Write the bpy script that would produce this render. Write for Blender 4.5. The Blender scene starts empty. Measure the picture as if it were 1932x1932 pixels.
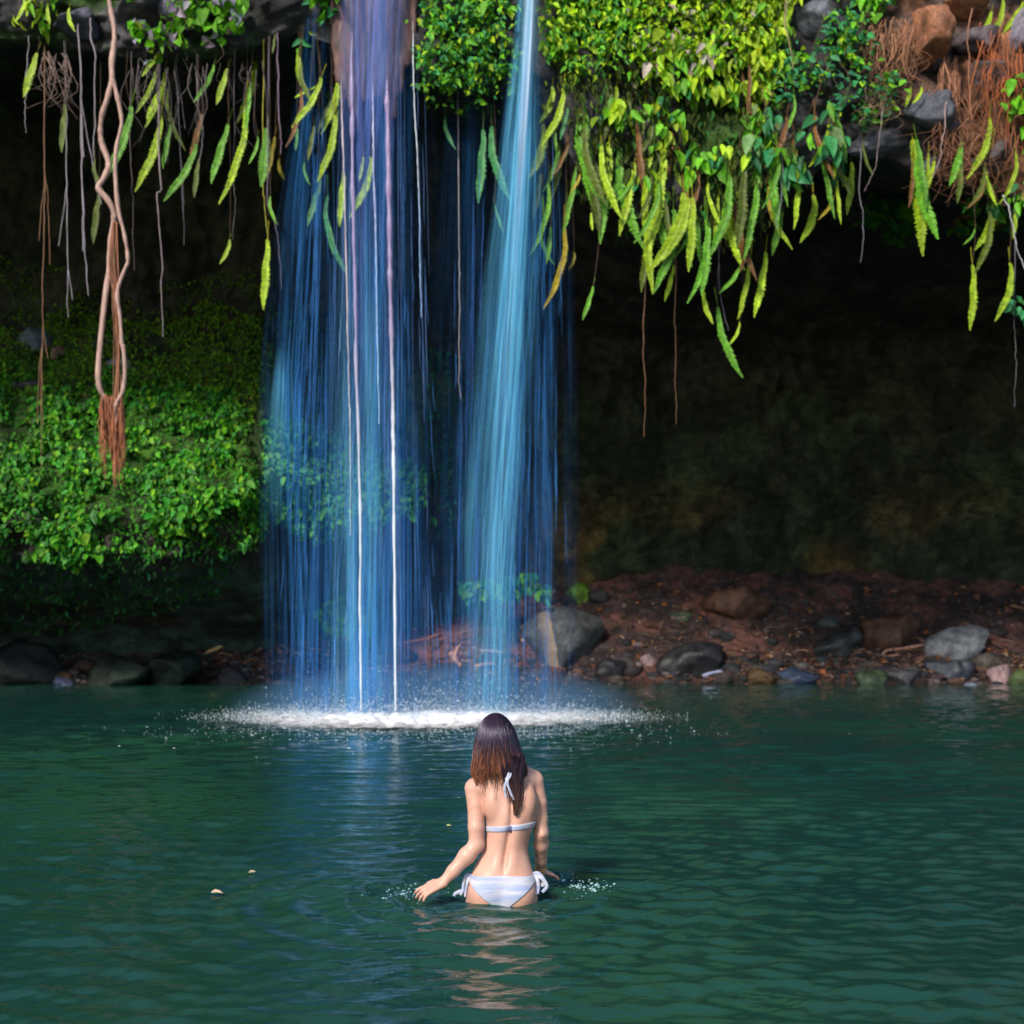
import bpy, math, random
import numpy as np
from mathutils import Vector, Matrix, Euler
from mathutils.bvhtree import BVHTree

# ------------------------------------------------------------------ scene, camera, light
S = bpy.context.scene
COL = S.collection
F, H0, CX, CY = 2890.0, 1.5, 966.0, 1120.0       # focal (photo pixels), eye height, principal column, horizon row
cam_d = bpy.data.cameras.new("camera")
cam = bpy.data.objects.new("camera", cam_d); COL.objects.link(cam)
cam.location = (0, 0, H0); cam.rotation_euler = (math.radians(90), 0, 0)
cam_d.sensor_width = 36; cam_d.lens = 36 * F / 1932.0
cam_d.shift_y = (CY - 966.0) / 1932.0
cam_d.clip_start = 0.1; cam_d.clip_end = 500
cam_d.dof.use_dof = True; cam_d.dof.focus_distance = 7.7; cam_d.dof.aperture_fstop = 3.2
S.camera = cam

SUN_EL, SUN_AZ = math.radians(35.5), math.radians(208)   # azimuth clockwise from +Y
w = bpy.data.worlds.new("World"); S.world = w; w.use_nodes = True
nt = w.node_tree; bg = nt.nodes["Background"]
sky = nt.nodes.new("ShaderNodeTexSky"); sky.sky_type = 'NISHITA'; sky.sun_disc = False
sky.sun_elevation = SUN_EL; sky.sun_rotation = SUN_AZ; sky.air_density = 1.2; sky.dust_density = 0.6; sky.ozone_density = 2.0
nt.links.new(sky.outputs[0], bg.inputs[0]); bg.inputs[1].default_value = 0.085
sun_d = bpy.data.lights.new("sun", 'SUN'); sun_d.energy = 2.9; sun_d.angle = math.radians(11); sun_d.color = (1.0, 0.93, 0.78)
sun = bpy.data.objects.new("sun", sun_d); COL.objects.link(sun)
sdir = Vector((math.sin(SUN_AZ) * math.cos(SUN_EL), math.cos(SUN_AZ) * math.cos(SUN_EL), math.sin(SUN_EL)))
sun.rotation_euler = sdir.to_track_quat('Z', 'Y').to_euler(); sun.location = (-6, -12, 20)
S.view_settings.view_transform = 'Standard'; S.view_settings.look = 'None'
S.view_settings.exposure = 0.75; S.view_settings.gamma = 1.0; S.view_settings.use_curve_mapping = False
S.render.engine = 'CYCLES'
S.cycles.transparent_max_bounces = 48; S.cycles.max_bounces = 8; S.cycles.diffuse_bounces = 3
S.cycles.volume_bounces = 0; S.cycles.use_denoising = True

rng = np.random.default_rng(7); random.seed(7)

# ------------------------------------------------------------------ helpers
def X(px, Y): return (px - CX) * Y / F
def Z(py, Y): return H0 + (CY - py) * Y / F
def P(px, py, Y): return np.array([X(px, Y), Y, Z(py, Y)])

def _h(ix, iy, iz):
    n = (ix.astype(np.int64) * 73856093) ^ (iy.astype(np.int64) * 19349663) ^ (iz.astype(np.int64) * 83492791)
    n = n & 0xffffffff
    n = ((n ^ (n >> 15)) * 2246822519) & 0xffffffff
    n = ((n ^ (n >> 13)) * 3266489917) & 0xffffffff
    n = n ^ (n >> 16)
    return (n & 0xffffff).astype(np.float64) / 0x7fffff - 1.0

def vnoise(p):
    p = np.asarray(p, float); i = np.floor(p).astype(np.int64); f = p - i; f = f * f * f * (f * (f * 6 - 15) + 10)
    out = 0
    for dx in (0, 1):
        for dy in (0, 1):
            for dz in (0, 1):
                wgt = (f[..., 0] if dx else 1 - f[..., 0]) * (f[..., 1] if dy else 1 - f[..., 1]) * (f[..., 2] if dz else 1 - f[..., 2])
                out = out + wgt * _h(i[..., 0] + dx, i[..., 1] + dy, i[..., 2] + dz)
    return out

def fbm(p, octv=4, seed=0.0):
    p = np.asarray(p, float) + seed * 17.31; a, s, tot = 1.0, 0.0, 0.0
    for k in range(octv):
        s = s + a * vnoise(p); tot += a; p = p * 2.03 + 5.7; a *= 0.5
    return s / tot

def sstep(a, b, x):
    t = np.clip((np.asarray(x, float) - a) / (b - a), 0, 1); return t * t * (3 - 2 * t)

def mesh_obj(name, V, Fc, mat=None, parent=None, smooth=True, attrs=None, mats=None, fmat=None):
    V = np.asarray(V, np.float32)
    me = bpy.data.meshes.new(name)
    if isinstance(Fc, np.ndarray):
        k = Fc.shape[1]; n = len(Fc)
        me.vertices.add(len(V)); me.vertices.foreach_set("co", V.ravel())
        me.loops.add(n * k); me.loops.foreach_set("vertex_index", Fc.astype(np.int32).ravel())
        me.polygons.add(n); me.polygons.foreach_set("loop_start", (np.arange(n) * k).astype(np.int32))
        me.update(calc_edges=True)
    else:
        me.from_pydata(V.tolist(), [], Fc); me.update()
    if smooth: me.polygons.foreach_set("use_smooth", np.ones(len(me.polygons), bool))
    for nm, arr in (attrs or {}).items():
        arr = np.asarray(arr, np.float32)
        if arr.ndim == 1:
            a = me.attributes.new(nm, 'FLOAT', 'POINT'); a.data.foreach_set("value", arr)
        elif nm == 'flow':
            a = me.attributes.new(nm, 'FLOAT_VECTOR', 'POINT'); a.data.foreach_set("vector", arr.ravel())
        else:
            if arr.shape[1] == 3: arr = np.hstack([arr, np.ones((len(arr), 1), np.float32)])
            a = me.attributes.new(nm, 'FLOAT_COLOR', 'POINT'); a.data.foreach_set("color", arr.ravel())
    for m in (mats or ([mat] if mat else [])): me.materials.append(m)
    if fmat is not None: me.polygons.foreach_set("material_index", np.asarray(fmat, np.int32))
    o = bpy.data.objects.new(name, me); COL.objects.link(o)
    if parent: o.parent = parent
    return o

def tag(o, label, cat, group=None, kind=None):
    o["label"] = label; o["category"] = cat
    if group: o["group"] = group
    if kind: o["kind"] = kind
    return o

def structure(o, label=None):
    o["kind"] = "structure"
    if label: o["label"] = label
    return o

def thing(name, label, cat, loc=(0, 0, 0), group=None):
    o = bpy.data.objects.new(name, None); COL.objects.link(o); o.location = loc; o.empty_display_size = 0.1
    return tag(o, label, cat, group)

class MB:
    """collects raw geometry; tubes, blobs and leaves into one mesh"""
    def __init__(s): s.V, s.F, s.C, s.n = [], [], [], 0
    def add(s, V, Fc, col=None):
        V = np.asarray(V, float); Fc = np.asarray(Fc, int)
        s.V.append(V); s.F.append(Fc + s.n); s.n += len(V)
        c = np.asarray(col if col is not None else (1, 1, 1), float)
        s.C.append(np.broadcast_to(c, (len(V), 3)) if c.ndim == 1 else c)
    def tube(s, pts, rad, sides=6, col=None):
        pts = np.asarray(pts, float); n = len(pts)
        rad = np.broadcast_to(np.asarray(rad, float), (n,))
        T = np.gradient(pts, axis=0); T /= np.linalg.norm(T, axis=1, keepdims=True) + 1e-9
        ref = np.array([0.0, 1.0, 0.0]) if abs(T[:, 1]).mean() < 0.8 else np.array([1.0, 0, 0])
        A = np.cross(T, ref); A /= np.linalg.norm(A, axis=1, keepdims=True) + 1e-9; B = np.cross(T, A)
        a = np.linspace(0, 2 * math.pi, sides, endpoint=False)
        V = pts[:, None] + rad[:, None, None] * (np.cos(a)[None, :, None] * A[:, None] + np.sin(a)[None, :, None] * B[:, None])
        i, j = np.meshgrid(np.arange(n - 1), np.arange(sides), indexing='ij')
        q = np.stack([i * sides + j, i * sides + (j + 1) % sides, (i + 1) * sides + (j + 1) % sides, (i + 1) * sides + j], -1).reshape(-1, 4)
        c = None
        if col is not None:
            c = np.asarray(col, float)
            if c.ndim == 2: c = np.repeat(c, sides, 0)
        caps = []
        for base, p in ((0, pts[0]), ((n - 1) * sides, pts[-1])): pass
        s.add(V.reshape(-1, 3), q, c)
    def build(s, name, mat, parent=None, smooth=True):
        return mesh_obj(name, np.vstack(s.V), np.vstack(s.F), mat, parent, smooth, attrs={'col': np.vstack(s.C)})

def spline(pts, n):
    """Catmull-Rom through the points"""
    p = np.asarray(pts, float); q = np.vstack([2 * p[0] - p[1], p, 2 * p[-1] - p[-2]])
    t = np.linspace(0, len(p) - 1 - 1e-6, n); i = np.floor(t).astype(int); f = (t - i)[:, None]
    a, b, c, d = q[i], q[i + 1], q[i + 2], q[i + 3]
    return 0.5 * (2 * b + (c - a) * f + (2 * a - 5 * b + 4 * c - d) * f ** 2 + (3 * b - a - 3 * c + d) * f ** 3)

# ------------------------------------------------------------------ materials
class NB:
    def __init__(s, name):
        s.m = bpy.data.materials.new(name); s.m.use_nodes = True; s.t = s.m.node_tree
        s.b = s.t.nodes["Principled BSDF"]; s.o = s.t.nodes["Material Output"]
    def n(s, typ, **kw):
        x = s.t.nodes.new("ShaderNode" + typ)
        for k, v in kw.items():
            if k.startswith('i_'):
                key = k[2:]; x.inputs[int(key) if key.isdigit() else key].default_value = v
            else: setattr(x, k, v)
        return x
    def l(s, a, b): s.t.links.new(a, b)
    def attr(s, nm): return s.n("Attribute", attribute_name=nm)
    def math(s, op, a, b=None, clamp=False):
        x = s.n("Math", operation=op, use_clamp=clamp)
        for k, v in enumerate((a, b)):
            if v is None: continue
            if isinstance(v, (int, float)): x.inputs[k].default_value = v
            else: s.l(v, x.inputs[k])
        return x.outputs[0]
    def ramp(s, fac, stops):
        r = s.n("ValToRGB"); s.l(fac, r.inputs[0]); e = r.color_ramp.elements
        while len(e) > 1: e.remove(e[-1])
        e[0].position = stops[0][0]; e[0].color = (*stops[0][1], 1)
        for p, c in stops[1:]:
            k = e.new(p); k.color = (*c, 1)
        return r.outputs[0]
    def noise(s, scale, detail=4, rough=0.55, vec=None, out=0):
        x = s.n("TexNoise"); x.inputs["Scale"].default_value = scale; x.inputs["Detail"].default_value = detail; x.inputs["Roughness"].default_value = rough
        if vec is not None: s.l(vec, x.inputs["Vector"])
        return x.outputs[out]
    def mul(s, a, b, fac=1.0):
        x = s.n("MixRGB", blend_type='MULTIPLY'); x.inputs[0].default_value = fac
        for k, v in ((1, a), (2, b)):
            if isinstance(v, tuple): x.inputs[k].default_value = (*v, 1)
            else: s.l(v, x.inputs[k])
        return x.outputs[0]
    def bump(s, h, strength=0.5, dist=0.05):
        b = s.n("Bump"); b.inputs["Strength"].default_value = strength; b.inputs["Distance"].default_value = dist
        s.l(h, b.inputs["Height"]); s.l(b.outputs[0], s.b.inputs["Normal"])
    def set(s, **kw):
        for k, v in kw.items():
            k = k.replace('_', ' '); x = s.b.inputs[k]
            if isinstance(v, tuple): x.default_value = (*v, 1)
            elif isinstance(v, (int, float)): x.default_value = v
            else: s.l(v, x)
        return s

def gpos(nb): return nb.n("NewGeometry").outputs["Position"]

def make_rock_mat(name, use_obj=False, rough=0.75, bump=0.5):
    nb = NB(name); pos = gpos(nb)
    base = nb.n("ObjectInfo").outputs["Color"] if use_obj else nb.attr("col").outputs["Color"]
    v = nb.ramp(nb.noise(6, 6, 0.65, pos), [(0.3, (0.35, 0.35, 0.37)), (0.52, (0.95, 0.95, 0.95)), (0.72, (1.7, 1.6, 1.5))])
    v2 = nb.ramp(nb.noise(38, 3, 0.6, pos), [(0.3, (0.6, 0.6, 0.6)), (0.7, (1.35, 1.35, 1.35))])
    c = nb.mul(nb.mul(base, v), v2)
    nb.set(Base_Color=c, Roughness=nb.math('MULTIPLY_ADD', nb.noise(9, 3, 0.5, pos), 0.4) if False else rough)
    nb.b.inputs["Specular IOR Level"].default_value = 0.35
    nb.bump(nb.noise(16, 8, 0.7, pos), bump, 0.08)
    return nb.m
M_CLIFF = make_rock_mat("cliff_rock", False, 0.8, 0.7)
M_ROCK = make_rock_mat("boulder_stone", True, 0.55, 0.5)
def make_streaked():
    m_ = make_rock_mat("streaked_boulder", True, 0.5, 0.5); nb = NB.__new__(NB); nb.m = m_; nb.t = m_.node_tree; nb.b = nb.t.nodes["Principled BSDF"]
    src = nb.b.inputs["Base Color"].links[0].from_socket; tc = nb.n("TexCoord"); sp = nb.n("SeparateXYZ"); nb.l(tc.outputs["Object"], sp.inputs[0])
    xx = nb.math('ADD', nb.math('ADD', sp.outputs[0], nb.math('MULTIPLY', sp.outputs[2], 0.18)), nb.math('MULTIPLY', nb.noise(5, 4, 0.6, tc.outputs["Object"]), 0.12))
    mp = nb.n("MapRange"); mp.inputs[1].default_value = -0.5; mp.inputs[2].default_value = 0.5; nb.l(xx, mp.inputs[0])
    f2 = nb.ramp(mp.outputs[0], [(0.20, (0, 0, 0)), (0.30, (0.55,) * 3), (0.42, (0.9,) * 3), (0.44, (0, 0, 0))])
    mx = nb.n("MixRGB"); nb.l(f2, mx.inputs[0]); nb.l(src, mx.inputs[1]); mx.inputs[2].default_value = (0.36, 0.25, 0.15, 1); nb.l(mx.outputs[0], nb.b.inputs["Base Color"]); return m_
M_STREAK = make_streaked()
M_WETROCK = make_rock_mat("wet_stone", True, 0.16, 0.35)
M_BANK = make_rock_mat("gravel_soil", False, 0.85, 1.0)

def make_leaf_mat(name, use_obj=False, rough=0.55, transl=0.35):
    nb = NB(name); pos = gpos(nb)
    base = nb.n("ObjectInfo").outputs["Color"] if use_obj else nb.attr("col").outputs["Color"]
    v = nb.ramp(nb.noise(14, 3, 0.6, pos), [(0.3, (0.6, 0.65, 0.6)), (0.7, (1.3, 1.25, 1.2))])
    c = nb.mul(base, v)
    if use_obj: c = nb.mul(c, nb.attr("col").outputs["Color"])
    nb.set(Base_Color=c, Roughness=rough); nb.b.inputs["Specular IOR Level"].default_value = 0.4
    tr = nb.n("BsdfTranslucent"); nb.l(nb.mul(c, (1.2, 1.25, 0.5)), tr.inputs[0])
    mx = nb.n("MixShader"); mx.inputs[0].default_value = transl
    nb.l(nb.b.outputs[0], mx.inputs[1]); nb.l(tr.outputs[0], mx.inputs[2]); nb.l(mx.outputs[0], nb.o.inputs[0])
    return nb.m
M_LEAF = make_leaf_mat("creeper_leaf")
M_FERN = make_leaf_mat("fern_leaf", True, 0.5, 0.3)
M_MOSS = make_leaf_mat("moss_tuft", False, 0.95, 0.15)
M_LITTER = make_leaf_mat("dry_leaf", False, 0.7, 0.15)

def make_wood(name):
    nb = NB(name); pos = gpos(nb)
    mp = nb.n("Mapping"); mp.inputs["Scale"].default_value = (30, 30, 5); nb.l(pos, mp.inputs[0])
    v = nb.ramp(nb.noise(1.5, 4, 0.6, mp.outputs[0]), [(0.3, (0.55, 0.5, 0.5)), (0.7, (1.3, 1.3, 1.3))])
    nb.set(Base_Color=nb.mul(nb.attr("col").outputs["Color"], v), Roughness=0.6)
    nb.bump(nb.noise(1.5, 4, 0.6, mp.outputs[0]), 0.4, 0.01)
    return nb.m
M_WOOD = make_wood("vine_bark")

def make_veil(name, colr, fine, thresh, off):
    nb = NB(name); fl = nb.attr("flow").outputs["Vector"]; de = nb.attr("dens").outputs["Fac"]
    mp = nb.n("Mapping"); mp.inputs["Scale"].default_value = (fine, 1, 0.5); nb.l(fl, mp.inputs[0])
    n1 = nb.noise(1.0, 3, 0.6, mp.outputs[0])
    mp2 = nb.n("Mapping"); mp2.inputs["Scale"].default_value = (fine * 0.14, 1, 0.12); nb.l(fl, mp2.inputs[0])
    n2 = nb.noise(1.0, 3, 0.55, mp2.outputs[0])
    st = nb.ramp(n1, [(thresh - 0.10, (0, 0, 0)), (thresh + 0.16, (1, 1, 1))])
    st2 = nb.ramp(n2, [(thresh - 0.20, (0.06,) * 3), (thresh + 0.22, (1, 1, 1))])
    a = nb.math('MULTIPLY', st, st2)
    a = nb.math('MULTIPLY_ADD', a, 1.0); a.node.inputs[2].default_value = off
    a = nb.math('MULTIPLY', a, de)
    d = nb.n("BsdfDiffuse"); d.inputs[0].default_value = (*colr, 1)
    t = nb.n("BsdfTranslucent"); t.inputs[0].default_value = (*colr, 1)
    m1 = nb.n("MixShader"); m1.inputs[0].default_value = 0.35; nb.l(d.outputs[0], m1.inputs[1]); nb.l(t.outputs[0], m1.inputs[2])
    tp = nb.n("BsdfTransparent"); m2 = nb.n("MixShader")
    nb.l(nb.math('MINIMUM', a, 0.97), m2.inputs[0]); nb.l(tp.outputs[0], m2.inputs[1]); nb.l(m1.outputs[0], m2.inputs[2])
    nb.l(m2.outputs[0], nb.o.inputs[0])
    return nb.m
M_VEIL = make_veil("falling_water", (0.07, 0.36, 1.0), 34, 0.50, 0.06)
M_CORE = make_veil("dense_falling_water", (0.17, 0.62, 1.0), 30, 0.40, 0.12)
M_WHITE = make_veil("white_falling_water", (0.70, 0.80, 1.0), 40, 0.40, 0.15)
M_VIOLET = make_veil("violet_falling_water", (0.22, 0.34, 0.98), 30, 0.42, 0.12)

def make_trickle():
    nb = NB("trickle_water"); pos = gpos(nb)
    nb.set(Base_Color=nb.attr("col").outputs["Color"], Roughness=0.25)
    nb.bump(nb.noise(40, 3, 0.6, pos), 0.4, 0.02); return nb.m
M_TRICKLE = make_trickle()

def make_pool():
    nb = NB("pool_water"); pos = gpos(nb)
    c = nb.ramp(nb.noise(0.25, 3, 0.5, pos), [(0.35, (0.007, 0.039, 0.036)), (0.65, (0.012, 0.057, 0.039))])
    nb.set(Base_Color=c, Roughness=0.03, IOR=1.36)
    mp = nb.n("Mapping"); mp.inputs["Scale"].default_value = (5, 9, 1); nb.l(pos, mp.inputs[0])
    nb.bump(nb.noise(1.6, 4, 0.6, mp.outputs[0]), 0.32, 0.02)
    return nb.m
M_POOL = make_pool()

def simple(name, colr, rough=0.5, **kw):
    nb = NB(name); nb.set(Base_Color=colr, Roughness=rough)
    for k, v in kw.items(): nb.b.inputs[k.replace('_', ' ')].default_value = v
    return nb.m

# ------------------------------------------------------------------ cliff with its overhang and cave
def ip(xs, ys, x): return np.interp(x, xs, ys)
NX, NR = 440, 460
gx = np.linspace(-13.5, 13.5, NX)
lipx = CX + gx * F / 19.0; mdx = CX + gx * F / 23.0; wlx = CX + gx * F / 27.0
lip_py = ip([-300, 0, 90, 250, 450, 560, 640, 800, 980, 1040, 1120, 1240, 1340, 1440, 1500, 1560, 1640, 1720, 1932, 2300],
            [70, 75, 85, 110, 105, 60, 90, 165, 180, 250, 370, 440, 450, 430, 350, 320, 285, 330, 380, 380], lipx)
lipY = 19.0 - 0.25 * np.maximum(0, np.abs(gx) - 8.5) ** 2 * 0.6
curve = lipY - 19.0
lipZ = Z(lip_py, 19.0)
m = ip([-200, 440, 500, 560, 700, 850, 960], [1, 1, 0.75, 0.62, 0.55, 0.25, 0], mdx)      # mossy bulge on the left
zlow = Z(ip([-200, 100, 300, 480, 520, 800], [1040, 1050, 1075, 1000, 985, 960], mdx), 23.0)
Yw = ip([-200, 450, 800, 1000, 1300, 2300], [26.6, 26.9, 27.4, 28.2, 28.6, 28.6], wlx)
Ym = Yw - 0.4 - m * 3.6
one = np.ones_like(gx)
hz = np.minimum(6.2, lipZ + 0.1)
ctrl = [
    (Yw + 0.4, -1.2 * one), (Yw, 0.6 * one), (Yw - 0.2 - m * 0.9, 1.15 * one + 0.3 * (1 - m)), (Ym, zlow), (Ym - 0.05, zlow + 0.8),
    (Ym + 0.75 * m, zlow * 0 + 3.75), (Ym + 1.9 * m - 0.1, 4.9 * one), (Yw - 0.45 - 0.1 * m, hz), (24.4 * one, lipZ + 0.9),
    (21.5 * one, lipZ + 0.75), (19.9 * one, lipZ + 0.25), (19.0 * one, lipZ), (18.8 * one, lipZ + 0.55), (19.0 * one, lipZ + 1.4),
    (19.25 * one, np.maximum(10.2, lipZ + 1.8)), (19.8 * one, 12.2 * one), (21.5 * one, 13.0 * one), (40 * one, 14.5 * one)]
cw = [1, 2, 3, 3, 3, 3, 3, 4, 4, 3, 3, 3, 4, 5, 5, 2, 2]
cs = np.concatenate([[0], np.cumsum(cw)]).astype(float)
tt = np.linspace(0, cs[-1], NR)
CYs = np.stack([c[0] for c in ctrl], 1); CZs = np.stack([c[1] for c in ctrl], 1)
GY = np.stack([np.interp(tt, cs, CYs[i]) for i in range(NX)]); GZ = np.stack([np.interp(tt, cs, CZs[i]) for i in range(NX)])
ker = np.exp(-0.5 * (np.arange(-9, 10) / 3.5) ** 2); ker /= ker.sum()
def smooth_rows(A):
    Ap = np.pad(A, ((0, 0), (9, 9)), mode='edge'); return np.stack([np.convolve(r, ker, 'valid') for r in Ap])
GY, GZ = smooth_rows(GY), smooth_rows(GZ)
GY += curve[:, None]
GX = np.repeat(gx[:, None], NR, 1)
V = np.stack([GX, GY, GZ], -1)
amp = np.interp(tt, [0, 6, 12, 28, 36, 60], [0.15, 0.5, 0.5, 0.45, 0.40, 0.5])[None, :]
n1 = fbm(V * [0.55, 0.55, 0.7], 3, 1); n2 = fbm(V * 1.5, 4, 2); n3 = np.abs(fbm(V * 2.6, 3, 3)); n4 = fbm(V * 7, 3, 4)
amp = amp * (1 + 0.55 * np.clip(m * 1.5, 0, 1)[:, None] * (sstep(5, 8, tt) * sstep(20, 16, tt))[None, :])
disp = amp * (0.55 * n1 + 0.5 * n2 - 0.7 * n3 + 0.18 * n4)
V[..., 1] -= disp
V[..., 2] += disp * 0.35 * np.interp(tt, [0, 8, 25, 35, 60], [0, 0.5, -1, -0.6, 0])[None, :]
V[..., 0] += 0.25 * fbm(V * 0.9, 3, 9)
# rock / moss / soil colours of the wall, with cave shade worked in
pxv = CX + V[..., 0] * F / V[..., 1]
c_rock = np.array([0.034, 0.029, 0.028]); c_moss = np.array([0.040, 0.110, 0.008]); c_teal = np.array([0.045, 0.085, 0.075]); c_brown = np.array([0.15, 0.09, 0.025]); c_or = np.array([0.24, 0.105, 0.06]); c_slate = np.array([0.075, 0.075, 0.095])
mn = sstep(-0.25, 0.3, fbm(V * 1.3, 4, 11))
trow = tt[None, :] * np.ones((NX, 1))
isface = (sstep(7, 10, trow) + (sstep(1, 3, trow) - sstep(7, 10, trow)) * (1 - np.clip(m * 3, 0, 1))[:, None]) * (1 - sstep(21, 24, trow))
mossw = isface * (1 - 0.85 * sstep(4.9, 6.0, V[..., 2])) * np.clip(m * 1.6, 0.28, 1)[:, None] * (0.6 + 0.4 * mn)  # moss fades upward and to the right, putting cave shade into the colour
C = c_rock + (c_moss - c_rock) * mossw[..., None]
tw = sstep(2.2, 1.6, V[..., 2]) * np.clip(m * 2, 0, 1)[:, None] * (trow < 14) * sstep(-0.35, 0.1, fbm(V * 1.7, 4, 19))
C = C + (c_teal - C) * (0.9 * tw)[..., None]
brw = isface * (1 - np.clip(m * 2, 0, 1))[:, None] * sstep(4.0, 2.0, V[..., 2]) * sstep(-0.3, 0.3, fbm(V * 0.8, 3, 14))  # brown dies out upward, painting in the dark of the cave
C = C + (c_brown - C) * (0.8 * brw)[..., None]
up = sstep(30, 33, trow)
C = C + (c_slate - C) * (up * 0.6)[..., None]
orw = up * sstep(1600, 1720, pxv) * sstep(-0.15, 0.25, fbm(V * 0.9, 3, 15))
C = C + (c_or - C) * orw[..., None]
mo2 = up * (1 - sstep(1480, 1600, pxv)) * sstep(-0.1, 0.3, fbm(V * 1.1, 3, 16))
C = C + (c_moss - C) * (0.8 * mo2)[..., None]
C = C * (0.55 + 0.85 * sstep(-0.35, 0.4, fbm(V * [2.6, 2.6, 1.6], 5, 17)))[..., None]
ii, jj = np.meshgrid(np.arange(NX - 1), np.arange(NR - 1), indexing='ij')
Q = np.stack([ii * NR + jj, ii * NR + jj + 1, (ii + 1) * NR + jj + 1, (ii + 1) * NR + jj], -1).reshape(-1, 4)
cliffV = V.reshape(-1, 3)
structure(mesh_obj("cliff", cliffV, Q, M_CLIFF, attrs={'col': C.reshape(-1, 3)}), "dark basalt cliff with a mossy overhang and a deep shaded cave")
BV = BVHTree.FromPolygons(cliffV.tolist(), Q.tolist())
EYE = Vector((0, 0, H0))
def hit(px, py):
    d = Vector(((px - CX) / F, 1, (CY - py) / F)).normalized()
    p, nrm, _, _ = BV.ray_cast(EYE, d)
    if p is None: return None, None
    if nrm.dot(d) > 0: nrm = -nrm
    return np.array(p), np.array(nrm)

# ------------------------------------------------------------------ gravel bank, pool bed, pool
NBX, NBY = 420, 170
bx = np.linspace(-13, 13, NBX); by = np.concatenate([np.linspace(23.6, 29.4, NBY)])
BX, BY = np.meshgrid(bx, by, indexing='ij')
bpx = CX + BX * F / 26
ywl = 25.5 + 0.22 * fbm(np.stack([BX * 0.6, BX * 0 + 3, BX * 0], -1), 3, 21)
slope = ip([-200, 400, 700, 1000, 1250, 2300], [0.28, 0.36, 0.52, 0.62, 0.66, 0.60], bpx)
BZ = np.where(BY > ywl, (BY - ywl) * slope, (BY - ywl) * 0.35)
PB = np.stack([BX, BY, BZ], -1)
lump = np.clip(BY - 24.6, 0, 1)
BZ = BZ + lump * (0.20 * fbm(PB * [0.9, 0.9, 0], 3, 22) + 0.11 * fbm(PB * [3, 3, 0], 3, 23) + 0.05 * np.abs(fbm(PB * [8, 8, 0], 2, 24)))
PB = np.stack([BX, BY, BZ], -1)
cb = np.array([0.22, 0.095, 0.082]); cdk = np.array([0.05, 0.035, 0.035]); cbl = np.array([0.11, 0.085, 0.10])
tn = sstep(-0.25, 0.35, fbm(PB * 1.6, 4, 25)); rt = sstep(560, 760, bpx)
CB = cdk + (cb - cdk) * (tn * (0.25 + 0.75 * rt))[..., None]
CB = CB + (cbl - CB) * (0.55 * sstep(0.15, 0.4, fbm(PB * 5, 3, 26)))[..., None]
wet = sstep(0.18, 0.02, BZ)
lf_ = (1 - rt) * sstep(-0.2, 0.25, fbm(PB * 2.1, 3, 29)); CB = CB + (np.array([0.05, 0.085, 0.075]) - CB) * (0.8 * lf_ * (bpx < 430))[..., None]
CB = CB * (1 - 0.55 * wet)[..., None]
ii, jj = np.meshgrid(np.arange(NBX - 1), np.arange(NBY - 1), indexing='ij')
QB = np.stack([ii * NBY + jj, (ii + 1) * NBY + jj, (ii + 1) * NBY + jj + 1, ii * NBY + jj + 1], -1).reshape(-1, 4)
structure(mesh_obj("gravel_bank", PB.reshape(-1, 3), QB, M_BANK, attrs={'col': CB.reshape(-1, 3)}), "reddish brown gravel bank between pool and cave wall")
BVB = BVHTree.FromPolygons(PB.reshape(-1, 3).tolist(), QB.tolist())
def ground(x, y):
    p = BVB.ray_cast(Vector((x, y, 6)), Vector((0, 0, -1)))[0]
    return p.z if p else 0.0
def bank_at(px, py):
    d = Vector(((px - CX) / F, 1, (CY - py) / F)).normalized()
    p = BVB.ray_cast(EYE, d)[0]
    if p is None: return np.array(P(px, py, 25.6))
    return np.array(p)
structure(mesh_obj("pool_bed", [(-60, -60, -0.86), (60, -60, -0.86), (60, 60, -1.3), (-60, 60, -1.3)], np.array([[0, 1, 2, 3]]), simple("silt", (0.03, 0.04, 0.03), 0.9), smooth=False), "silty bed under the pool")

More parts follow.
